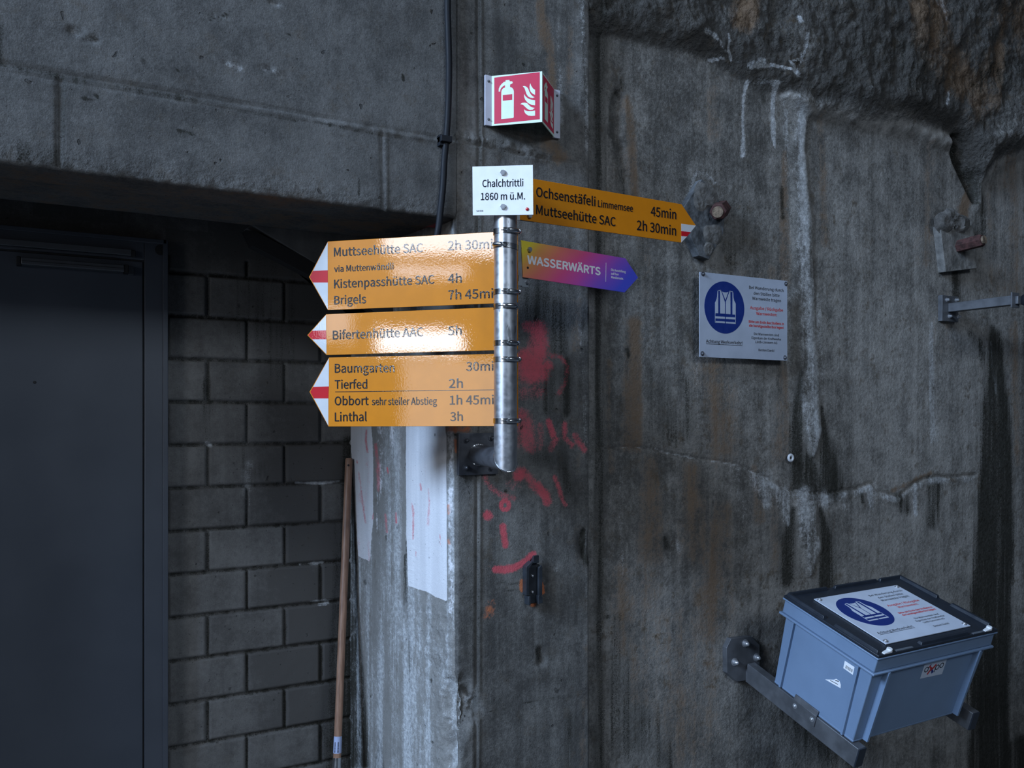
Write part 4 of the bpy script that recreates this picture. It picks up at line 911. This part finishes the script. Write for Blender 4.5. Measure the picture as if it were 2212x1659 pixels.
def rib(side, t, w=.005, pr=.019):
    m = MB(); z0, z1 = .006, BH-.058; a, b = ins(z0), ins(z1)
    if side == 'front': c = [(t-w, -BD+a-pr, z0), (t+w, -BD+a-pr, z0), (t+w, -BD+a+.002, z0), (t-w, -BD+a+.002, z0), (t-w, -BD+b-pr, z1), (t+w, -BD+b-pr, z1), (t+w, -BD+b+.002, z1), (t-w, -BD+b+.002, z1)]
    elif side == 'left': c = [(a-pr, t-w, z0), (a+.002, t-w, z0), (a+.002, t+w, z0), (a-pr, t+w, z0), (b-pr, t-w, z1), (b+.002, t-w, z1), (b+.002, t+w, z1), (b-pr, t+w, z1)]
    else: c = [(BW-a-.002, t-w, z0), (BW-a+pr, t-w, z0), (BW-a+pr, t+w, z0), (BW-a-.002, t+w, z0), (BW-b-.002, t-w, z1), (BW-b+pr, t-w, z1), (BW-b+pr, t+w, z1), (BW-b-.002, t+w, z1)]
    m.hexa(c); m.build('rib', M['box_grey'], bx_, .0008)
rib('front', .074, .0045, .020); rib('front', BW-.074, .0045, .020)
for t in (-.062, -BD+.066): rib('left', t, .004, .011); rib('right', t, .004, .011)
# lid with raised broken ridges
lid = MB().box(.003, BW-.003, -BD+.003, -.003, BH-.001, BH+.011)
lid_o = lid.build('lid', M['lid_navy'], bx_, .0035, seg=3)
def ridge(x0, x1, y0, y1, h=.011):
    i = .004; z0 = BH+.010; MB().hexa([(x0, y0, z0), (x1, y0, z0), (x1, y1, z0), (x0, y1, z0), (x0+i, y0+i, z0+h), (x1-i, y0+i, z0+h), (x1-i, y1-i, z0+h), (x0+i, y1-i, z0+h)]).build('lid_ridge', M['lid_navy'], lid_o, .0015)
ridge(.006, .024, -.175, -.012); ridge(.006, .024, -.388, -.215)
ridge(BW-.024, BW-.006, -.175, -.006); ridge(BW-.024, BW-.006, -.375, -.225)
ridge(.012, .20, -.020, -.005); ridge(.235, .455, -.020, -.005); ridge(.47, BW-.006, -.020, -.005)
ridge(.205, .445, -BD+.006, -BD+.026, .010)
for (x, s) in ((.062, 1), (BW-.040, -1)):
    la = MB().tube([(x, -BD+.014, BH+.010), (x, -BD+.014, BH+.021)], [.010, .0085], 16).hexa([(x-.034, -BD+.004, BH+.010), (x, -BD+.004, BH+.010), (x, -BD+.020, BH+.010), (x-.034, -BD+.014, BH+.010), (x-.034, -BD+.004, BH+.014), (x, -BD+.004, BH+.018), (x, -BD+.020, BH+.018), (x-.034, -BD+.014, BH+.014)])
    la.build('latch', M['latch'], bx_, .001, label='white lid latch')
for (x0, x1) in ((.085, .165), (BW-.135, BW-.058)): MB().box(x0, x1, -BD+.005, -BD+.013, BH+.010, BH+.0125).build('label_strip', M['label_grey'], bx_, .0004)
# stickers; local planes
def ray_box(px_, axis, val):                 # point of a box-local plane seen at a pixel
    Ri = Rb.transposed(); o = BO-bz*BH; e = Ri @ (EYE-o); d = Ri @ ray(*px_)
    k = (val-e[axis])/d[axis]; return e+d*k
zb = Zm(1660, 1320, 9.217)
def left_sticker(pts, name, mat, lift, parent, label=None):
    P_ = [ray_box(zb(*q), 0, .0225) for q in pts]; m = MB(); k = len(P_)
    vs = []
    for off in (0, lift): vs += [(ins(p.z)-off-.0001, p.y, p.z) for p in P_]
    m.add(vs, [tuple(range(k)), tuple(range(2*k-1, k-1, -1))]+[(i, (i+1) % k, k+(i+1) % k, k+i) for i in range(k)])
    return m.build(name, mat, parent, smooth=False, label=label)
bc = left_sticker([(1537, 985), (1730, 1112), (1692, 1268), (1502, 1132)], 'barcode_sticker', M['plate_white'], .0004, bx_, 'small white barcode sticker')
for i in range(11):
    x = 1560+i*13.2; y = 1072+i*8.6; wv = (9, 4, 6, 3, 8, 4, 9, 3, 5, 8, 3)[i]
    left_sticker([(x, y), (x+wv, y+wv*.62), (x+wv-15, y+62+wv*.62), (x-15, y+62)], 'bar', M['letter_flat'], .0006, bc)
ts_ = left_sticker([(1128, 1362), (1310, 1366), (1352, 1348), (1420, 1395), (1443, 1470), (1436, 1536)], 'torn_sticker', M['plate_white'], .0004, bx_, 'torn remainder of a white sticker')
left_sticker([(1232, 1374), (1390, 1455), (1386, 1466), (1228, 1384)], 'print_line', M['letter_flat'], .0006, ts_)
left_sticker([(1335, 1368), (1408, 1396), (1402, 1410), (1330, 1384)], 'print_line', M['letter_flat'], .0006, ts_)
zf = Zm(1860, 1320, 5.184)
YFB = -BD+.019
def front_pt(q): p = ray_box(zf(*q), 1, -BD+.0195); return (p.x, p.z)
def fpart(polys, name, mat, lift, parent, label=None):
    m = MB()
    for pts in polys:
        n_ = len(pts); a = sum(pts[i][0]*pts[(i+1) % n_][1]-pts[(i+1) % n_][0]*pts[i][1] for i in range(n_))
        vs = [(x, -BD+ins(z)-off, z) for off in (lift, -.0002) for x, z in pts]
        m.add(vs, [tuple(range(n_)), tuple(range(2*n_-1, n_-1, -1))]+[(i, i+n_, (i+1) % n_+n_, (i+1) % n_) for i in range(n_)])
    return m.build(name, mat, parent, smooth=False, label=label)
lsq = [front_pt(q) for q in ((664, 760), (910, 707), (965, 519), (718, 574))]
stk = fpart([lsq], 'logo_sticker', M['notice_lid'], .0004, bx_, 'white sticker with a dark and red wordmark')
def ring(cx, cy, r, w, k=28): 
    out = []
    for i in range(k):
        a0, a1 = 2*math.pi*i/k, 2*math.pi*(i+1)/k
        out.append([(cx+(r-w)*math.cos(a0), cy+(r-w)*math.sin(a0)), (cx+(r+w)*math.cos(a0), cy+(r+w)*math.sin(a0)), (cx+(r+w)*math.cos(a1), cy+(r+w)*math.sin(a1)), (cx+(r-w)*math.cos(a1), cy+(r-w)*math.sin(a1))])
    return out
def bar(p, q, w):
    p, q = Vector((*p, 0)), Vector((*q, 0)); d = (q-p).normalized(); nn = Vector((-d.y, d.x, 0))*w
    return [tuple((p-nn)[:2]), tuple((q-nn)[:2]), tuple((q+nn)[:2]), tuple((p+nn)[:2])]
ca, cp_, co = front_pt((732, 655)), front_pt((853, 628)), front_pt((903, 607)); rr_ = .0086; wv = .0017
for dk_ in (ring(*ca, rr_, wv)+[bar((ca[0]+rr_, ca[1]+rr_), (ca[0]+rr_, ca[1]-rr_), wv)], ring(*cp_, rr_, wv)+[bar((cp_[0]-rr_, cp_[1]+rr_*.8), (cp_[0]-rr_, cp_[1]-rr_*2.0), wv)], ring(*co, rr_, wv)):
    fpart(dk_, 'logo_letter', M['letter_flat'], .0007, stk)
def curve(pts, w):
    P_ = [front_pt(q) for q in pts]; return [bar(a, b, w*(1-.5*abs(i/(len(P_)-1)-.5))) for i, (a, b) in enumerate(zip(P_[:-1], P_[1:]))]
fpart(curve([(768, 612), (775, 630), (790, 645), (808, 640), (822, 615), (842, 595)], .0042)+curve([(740, 710), (755, 690), (768, 668), (785, 655), (795, 645)], .0042), 'logo_cross', M['letter_red'], .0009, stk)
fpart(curve([(768, 612), (785, 598)], .003)+curve([(790, 655), (797, 672), (800, 692)], .0050), 'logo_cross', M['notice_blue'], .0008, stk)
# notice on the lid
nloc = BO-bz*BH+Rb @ Vector((.078+.005, -.0615-NH, BH+.0125))
Mlid = Matrix((Rb.col[0], -Rb.col[2], Rb.col[1])).transposed()
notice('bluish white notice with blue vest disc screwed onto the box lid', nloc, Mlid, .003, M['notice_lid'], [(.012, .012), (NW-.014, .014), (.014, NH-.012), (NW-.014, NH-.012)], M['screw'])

# brackets carrying the box (same slope as the box)
Rt = Matrix.Rotation(.3029, 3, 'X'); ey = Rt @ Vector((0, -1, 0)); ezz = Rt @ Vector((0, 0, 1))
def bracket(label, X0, full):
    base = Vector((X0, YR, EH-.6071-.16)); 
    return base
pl_tl = onY(1575, 1378, YR-.02); pl_br = onY(1641, 1470, YR-.02)
zc = Zm(1540, 1340, 5.2)
pc0 = onY(*zc(340, 435), YR-.022)
armX0 = onY(*zc(300, 540), YR-.022).x
def make_bracket(label, dx, clip):
    z_at = onY(*zc(302, 440), YR-.022).z; z_bt = onY(*zc(302, 640), YR-.022).z
    r = root('box_bracket', label, 'bracket', Vector((armX0+dx, YR, (z_at+z_bt)/2)), None, 'brackets under the vest box')
    o = Vector(r.location)
    q = [onY(*zc(*p), YR-.022)-o+Vector((dx, 0, 0)) for p in ((155, 310), (205, 205), (430, 180), (525, 275), (525, 600), (480, 660), (270, 690), (160, 590))]
    pt = MB().prism([(p.x, p.z) for p in q], -.022, .012).build('wall_plate', M['stainless'], r, .001)
    for s in ((362, 258), (242, 468), (488, 415)):
        p = onY(*zc(*s), YR-.022)-o+Vector((dx, 0, 0)); m = MB(); domebolt(m, (p.x, -.022, p.z), (0, -1, 0), .0095, .018, .002); m.build('bolt', M['screw'], pt)
    bo_ = BO-bz*BH
    def lc(x, y, z): return tuple(bo_+Rb @ Vector((x, y, z))-o)
    x0, zt = (.022, -.0008) if clip else (.594, .008); w = .036; hz = .068
    yw = ((YR-.021)-(bo_+Rb @ Vector((x0, 0, zt-hz/2))).y)/Rb[1][1]; yf = armF
    def bar8(xa, xb, ya, yb, za, zb): return [lc(xa, yb, za), lc(xb, yb, za), lc(xb, ya, za), lc(xa, ya, za), lc(xa, yb, zb), lc(xb, yb, zb), lc(xb, ya, zb), lc(xa, ya, zb)]
    MB().hexa(bar8(x0, x0+w, yw, yf, zt-hz, zt)).build('arm', M['stainless'], r, .0018)
    MB().hexa(bar8(x0+.001, x0+w-.001, yf, yf-.004, zt-hz+.001, zt-.001)).build('end_cap', M['lid_navy'], r, .0006, label='dark end cap')
    if clip:
        c0, c1 = clip_y(zc(900, 900)), clip_y(zc(1160, 1090)); xa = x0-.0045
        c8 = [lc(xa, c0, .001), lc(xa+.004, c0, .001), lc(xa+.004, c1, .001), lc(xa, c1, .001), lc(xa+.0045, c0, .020), lc(xa+.009, c0, .020), lc(xa+.009, c1, .020), lc(xa+.0045, c1, .020)]
        ck_ = MB().hexa(bar8(xa, xa+.004, c0, c1, zt-.036, .003)).hexa(c8).build('retaining_clip', M['stainless'], r, .0008)
        for t_ in (.12, .86):
            m = MB(); domebolt(m, Vector(lc(xa, c0+(c1-c0)*t_, -.017)), (-1, 0, 0), .0058, .005, .0008); m.build('screw', M['screw'], ck_)
    return r
def clip_y(px_): return ray_box(px_, 0, .0175).y
armF = min((abs(to_px(np.array((BO-bz*BH)+Rb @ Vector((.022, -i*.001, -.066))))[0]-1843.5), -i*.001) for i in range(200, 600))[1]
make_bracket('steel wall bracket with octagonal plate under the left side of the box', 0, True)
make_bracket('steel wall bracket mostly hidden under the right side of the box', .572, False)

# ------------------------------------------------------------------ other things on the walls
# handrail bracket at the right edge
zh = Zm(1940, 400, 4.607)
p0 = onY(*zh(440, 1350), YR-.02); p1 = onY(*zh(600, 1110), YR-.02)
hb = root('handrail_bracket', 'grey square-tube handrail bracket projecting from the wall at the right edge', 'bracket', Vector((p0.x, YR, p0.z)))
o = Vector(hb.location); zt = onY(*zh(500, 1175), YR-.02).z-o.z; zl = onY(*zh(500, 1262), YR-.02).z-o.z; xl = onY(*zh(497, 1200), YR-.02).x-o.x
wp_ = MB().box(0, p1.x-p0.x, -.02, .012, 0, p1.z-p0.z).build('wall_plate', M['stainless'], hb, .001)
for (a, b) in ((485, 1142), (510, 1305), (580, 1145), (600, 1308)):
    p = onY(*zh(a, b), YR-.02)-o; m = MB(); hexbolt(m, (p.x, -.02, p.z), (0, -1, 0), .006, .010, .002); m.build('bolt', M['screw'], wp_)
AL_ = .272
MB().box(xl, xl+.042, -.02-AL_, -.02, zl, zt).build('arm', M['stainless'], hb, .002)
MB().box(xl-.004, xl+.046, -.026-AL_, -.02-AL_, zl-.012, zt+.012).build('end_plate', M['stainless'], hb, .001)
hr = root('handrail', 'dark round handrail end running out of the frame at the right', 'handrail', Vector((o.x+xl+.046, YR-.046-AL_-.004, o.z+(zl+zt)/2)))
MB().cyl((0, 0, 0), (.9, 0, 0), .021, n=32).build('rail', M['black_plastic'], hr)
MB().tube([(-.012, 0, 0), (-.004, 0, 0), (.006, 0, 0)], [.012, .0225, .0225], 32).build('end_cap', M['black_plastic'], hr)
MB().box(-.03, .02, .012, .024, -.016, .016).build('rail_clamp', M['stainless'], hr, .002)

# rock bolt with diamond plate
za = Zm(1400, 360, 6.912)
c = onY(*za(850, 780), YR); ra = root('rock_anchor', 'diamond-shaped anchor plate caked in concrete with a rusty nut, behind the yellow arrow tip', 'anchor', Vector((c.x, YR, c.z)), None, 'rock anchors in the right wall')
o = Vector(ra.location)
dq = [onY(*za(*p), YR-.03)-o for p in ((800, 185), (1150, 640), (1120, 1000), (905, 1390), (760, 1330), (470, 700))]
MB().prism([(p.x, p.z) for p in dq], -.032, .02).build('anchor_plate', M['stainless'] if False else plain('weathered_plate', (.075, .08, .085), .8, .1, var=.6, vscale=28, bump=.003, bscale=60), ra, .002)
def crust(name, pts, y0, seed, parent, mat, amp=.014):
    q = [onY(*p, YR-.04)-o for p in pts]; cx = sum(p.x for p in q)/len(q); cz = sum(p.z for p in q)/len(q); m = MB(); R_ = 9; k = 40
    th = [(math.atan2(p.z-cz, p.x-cx), math.hypot(p.x-cx, p.z-cz)) for p in q]; th.sort()
    aa = np.array([t[0] for t in th]); rd_ = np.array([t[1] for t in th]); ang = np.linspace(-math.pi, math.pi, k, endpoint=False)
    rad = np.interp(ang, np.r_[aa-2*math.pi, aa, aa+2*math.pi], np.r_[rd_, rd_, rd_]); vs = []
    for i in range(R_+1):
        t = i/R_; s_ = 1-t*.93
        for a, r_ in zip(ang, rad):
            x, z = cx+r_*s_*math.cos(a), cz+r_*s_*math.sin(a); hh = amp*min(1, t*3)*(1+1.8*float(fbm(np.array(x*45.), np.array(z*45.), seed, 4, .6)))
            vs.append((x, y0-hh, z))
    fs = [(i*k+j, i*k+(j+1) % k, (i+1)*k+(j+1) % k, (i+1)*k+j) for i in range(R_) for j in range(k)]+[tuple(R_*k+j for j in range(k))]
    m.add(vs, fs); return m.build(name, mat, parent)
CR = plain('mortar_crust', (.105, .10, .093), .9, 0, var=.35, vscale=34, bump=.003, bscale=110)
crust('mortar_crust', [za(*p) for p in ((800, 200), (1090, 540), (920, 600), (830, 680), (740, 640), (690, 480), (720, 330))], -.030, 201, ra, CR, .006)
crust('mortar_crust', [za(*p) for p in ((830, 900), (960, 860), (1130, 900), (1130, 1060), (1070, 1160), (960, 1150), (850, 1080))], -.030, 203, ra, CR, .006)
crust('mortar_crust', [za(*p) for p in ((850, 1170), (1000, 1140), (990, 1270), (920, 1340), (850, 1260))], -.030, 207, ra, CR, .005)
def nut(parent, c, d, r, L, name='anchor_nut'):
    c = Vector(c); d = Vector(d).normalized(); m = MB(); m.tube([c-d*.03, c+d*L*.93, c+d*L], [r, r, r*.90], 6)
    n_ = m.build(name, M['rust'], parent, .0015); MB().cyl(c+d*L*.9, c+d*(L+.008), r*.62, n=18).build('bolt_end', plain('rusted_core_'+str(int(r*1e4)), (.17, .125, .085), .9, 0, var=.5, vscale=60, bump=.002), n_)
nut(ra, onY(*za(1090, 640), YR-.030)-o, (-.95, -.72, -.42), .031, .062)
# second anchor
o2 = onY(*zh(590, 560), YR); rb_ = root('rock_anchor', 'rectangular anchor plate with a rusty nut above the handrail bracket', 'anchor', Vector((o2.x, YR, o2.z)), None, 'rock anchors in the right wall'); o = Vector(rb_.location)
q = [onY(*zh(*p), YR-.034)-o for p in ((475, 862), (785, 828), (745, 400), (420, 400))]
MB().prism([(p.x, p.z) for p in q], -.034, .02).build('anchor_plate', plain('limed_plate', (.15, .145, .135), .85, 0, var=.45, vscale=20, bump=.003, bscale=60), rb_, .002)
crust('mortar_crust', [zh(*p) for p in ((390, 420), (380, 330), (480, 260), (620, 290), (740, 340), (740, 420), (560, 410))], -.028, 211, rb_, CR, .016)
nut(rb_, onY(*zh(620, 605), YR-.04)-o, (.10, -1, .10), .028, .095)

# white rubber washer on the wall
c = onY(1708, 989, YR-.012); rw = root('ring_plug', 'small white ring plug set in the wall beside the dark damp patch', 'plug', Vector((c.x, YR, c.z)))
tor = MB(); k1, k2 = 36, 10; vs = []
for i in range(k1):
    a = 2*math.pi*i/k1
    for j_ in range(k2):
        b = 2*math.pi*j_/k2; R_ = .0105+.0055*math.cos(b); vs.append((R_*math.cos(a), -.012+.005*math.sin(b), R_*math.sin(a)))
tor.add(vs, [(i*k2+j_, ((i+1) % k1)*k2+j_, ((i+1) % k1)*k2+(j_+1) % k2, i*k2+(j_+1) % k2) for i in range(k1) for j_ in range(k2)]); tor.build('ring', plain('white_rubber', (.55, .57, .60), .5), rw)
MB().cyl((0, -.010, 0), (0, .02, 0), .0075, n=20).build('hole', M['dark_gap'], rw)

# black extinguisher hook on the pillar
zk = Zm(1080, 1160, 9.757); c = onY(*zk(690, 1000), YF); rk = root('extinguisher_hook', 'black steel extinguisher hook screwed to the pillar beside the pink smile', 'hook', Vector((c.x, YF, c.z))); o = Vector(rk.location)
def kp(x, y, d=.012): p = onY(*zk(x, y), YF-d)-o; return (p.x, p.z)
MB().prism([kp(*p) for p in ((535, 1225), (850, 1225), (850, 640), (790, 540), (660, 540), (535, 640))], -.007, .004).build('back_plate', M['black_metal'], rk, .001)
for pts in (((522, 1225), (580, 1225), (580, 655), (680, 520), (640, 505), (522, 620)), ((785, 1225), (858, 1225), (862, 620), (835, 580), (785, 640))):
    MB().prism([kp(*p) for p in pts], -.022, .002).build('side_flange', M['black_metal'], rk, .0012)
a, b = kp(668, 545), kp(788, 375); MB().hexa([(a[0], -.022, a[1]), (b[0], -.022, a[1]), (b[0], -.004, a[1]), (a[0], -.004, a[1]), (a[0]+.001, -.024, b[1]), (b[0]-.001, -.024, b[1]), (b[0]-.001, -.016, b[1]), (a[0]+.001, -.016, b[1])]).build('hook_tab', M['black_metal'], rk, .001)
MB().prism([kp(*p) for p in ((590, 1415), (770, 1390), (770, 1215), (590, 1215))], -.008, .002).build('lower_cradle', M['black_metal'], rk, .001)
for pts in (((560, 1425), (600, 1420), (600, 1235), (560, 1240)), ((765, 1400), (855, 1375), (850, 1240), (800, 1215), (765, 1220))):
    MB().prism([kp(*p) for p in pts], -.026, .002).build('cradle_wing', M['black_metal'], rk, .001)
for y_ in (825, 1165):
    m = MB(); p = kp(698, y_); domebolt(m, (p[0], -.007, p[1]), (0, -1, 0), .0048, .006); m.build('screw', M['screw'], rk)

# black cable in front of the pillar edge
path = [(970, -160), (967, 0), (968, 60), (970, 150), (968, 240), (964, 300), (960, 345), (957, 400), (952, 450), (944, 510)]
cp = [onY(x, y, YF-.014) for x, y in path]; c0 = cp[0]
rc = root('cable', 'black cable running down the wall left of the signpost', 'cable', Vector((cp[5].x, YF, cp[5].z))); o = Vector(rc.location)
pts_ = [p-o for p in cp]; last = pts_[-1]
def cat(pts, k=6):
    out = []
    for i in range(len(pts)-1):
        a, b, c_, d = pts[max(i-1, 0)], pts[i], pts[i+1], pts[min(i+2, len(pts)-1)]
        for j in range(k):
            t = j/k; out.append(.5*((2*b)+(c_-a)*t+(2*a-5*b+4*c_-d)*t*t+(3*b-a-3*c_+d)*t**3))
    return out+[pts[-1]]
pts_ += [last+Vector((-.01, .03, -.06)), last+Vector((-.004, .12, -.10)), last+Vector((.006, .22, -.13))]
MB().tube(cat(pts_), .0095, 16).build('cable_sheath', M['black_plastic'], rc)
MB().box(-.022, .012, -.030, .006, -.013, .005).box(-.022, -.008, -.018, .006, -.022, .010).build('cable_clip', M['black_plastic'], rc, .0015)

# wooden tool handle leaning in the corner
def depthpt(x, y, Y): return onY(x, y, Y)
t0 = depthpt(754, 990, YB-.030); t1 = depthpt(728, 1640, YB-.17); d = (t1-t0).normalized(); k = (0.10-t0.z)/d.z; foot = t0+d*k
rs_ = root('broom', 'long wooden broom handle leaning in the corner beside the white painted pillar', 'broom', Vector((foot.x, foot.y, 0))); o = Vector(rs_.location)
sh_ = MB().tube([t0-o, t0-o+d*.006, t1-o-d*.004], [.0115, .0135, .0135], 24).build('handle', M['wood'], rs_)
hp_ = depthpt(753, 1002, YB-.06); p = t0-o+d*.025; MB().cyl(p+Vector((-.0055, -.0128, 0)), p+Vector((-.0060, -.0140, 0)), .0038, n=16).build('hang_hole', M['dark_gap'], sh_)
def along(y): return min((abs(to_px(np.array(t0+d*(i*.002)))[1]-y), i*.002) for i in range(0, 900))[1]
a, b = along(1590), along(1626)
stq = MB().tube([t0-o+d*a, t0-o+d*b], .0139, 24, caps=False).build('paper_label', plain('label_paper', (.36, .42, .62), .5, var=.05), rs_, label='bluish white paper label')
for j, (aa_, ww) in enumerate(((-.35, .0030), (.35, .0022))):
    for i in range(10):
        u = a+(b-a)*(.30+.065*i); q = t0-o+d*u; nn = -FWD*math.cos(aa_)+RIGHT*math.sin(aa_)
        c_ = q+nn*.0141; MB().box(c_.x-ww, c_.x+ww, c_.y-.0003, c_.y+.0003, c_.z-.0010-.0004*(i % 3), c_.z+.0010).build('print_line', M['letter_flat'], stq)
MB().tube([t1-o-d*.006, foot-o-d*.03], [.0150, .0155], 24).build('ferrule', M['steel'], rs_, label='bright metal ferrule')
MB().box(-.16, .16, -.03, .03, .055, .10).build('broom_head', M['wood'], rs_, .006)
br_ = MB(); rng = random.Random(4)
for i in range(40):
    for j in range(5):
        x, y = -.153+.306*i/39, -.024+.048*j/4; br_.tube([(x, y, .058), (x+rng.uniform(-.006, .006), y*1.5, .001)], .0022, 5)
bo_ = br_.build('bristles', M['black_plastic'], rs_); bo_['kind'] = 'stuff'

# ------------------------------------------------------------------ the door
dr = bpy.data.objects.new('door_1', None); COL.objects.link(dr); xr = onY(360, 911, YB-.045).x; xi = onY(312, 911, YB-.045).x
dr.location = (xr-.5, YB, 0); dr['kind'] = 'structure'; dr['label'] = 'grey steel door in a grey frame in the dark recess'
ox, oy = dr.location.x, dr.location.y
zt_o = onY(200, 507, YB-.045).z; zt_i = onY(200, 553, YB-.045).z
XL = -1.10
fm = MB().box(xi-ox, xr-ox, -.045, -.003, 0, zt_o).box(XL-ox, xi-ox, -.045, -.003, zt_i, zt_o).box(XL-ox, XL+.09-ox, -.045, -.003, 0, zt_i)
dfr = fm.build('door_frame', M['door_frame'], dr, .003)
MB().box(xr-ox-.012, xr-ox+.004, -.052, -.040, 0, zt_o+.004).box(XL-ox, xr-ox, -.052, -.040, zt_o-.010, zt_o+.004).build('frame_trim', M['door_frame'], dr, .002)
MB().box(XL+.09-ox, xi-ox-.004, -.034, -.004, .01, zt_i-.004).build('door_leaf', M['door'], dr, .0015)
MB().box(xi-ox-.0042, xi-ox+.0005, -.030, -.012, 0, zt_i).box(XL+.09-ox, xi-ox, -.040, -.012, zt_i-.0045, zt_i+.0005).build('gasket', M['dark_gap'], dr)
a = onY(45, 552, YB-.06); b = onY(268, 590, YB-.06); b2 = onY(285, 600, YB-.06)
cl = MB().box(a.x-ox, b.x-ox, -.075, -.034, b.z+.002, a.z-.006).build('door_closer', M['closer'], dr, .003)
MB().box(a.x-ox-.012, a.x-ox, -.072, -.034, b.z, a.z-.004).box(b.x-ox, b.x-ox+.012, -.072, -.034, b.z, a.z-.004).build('closer_cap', M['dark_gap'], cl, .002)
MB().box(a.x-ox+.002, b.x-ox-.002, -.0762, -.075, (a.z+b.z)/2-.003, (a.z+b.z)/2-.0015).build('closer_seam', M['dark_gap'], cl)
MB().box(b.x-ox+.014, b.x-ox+.030, -.045, -.034, b.z-.001, a.z-.004).build('closer_plate', M['closer'], cl, .001)
a = onY(0, 531, YB-.06); b = onY(284, 550, YB-.06)
MB().box(XL+.2-ox, b.x-ox, -.066, -.045, b.z-.004, b.z+.016).build('closer_rail', M['closer'], dr, .002)
MB().box(b.x-ox, b.x-ox+.012, -.064, -.045, b.z-.006, b.z+.014).build('rail_cap', M['dark_gap'], dr, .002)
a = onY(347, 540, YB-.045); MB().cyl((a.x-ox, -.0462, a.z), (a.x-ox, -.040, a.z), .0175, n=28).build('frame_plug', M['dark_gap'], dr)
a = onY(75, 826, YB-.034); MB().tube([(a.x-ox, -.034, a.z), (a.x-ox, -.036, a.z)], [.005, .003], 8).build('dent', M['dark_gap'], dr)
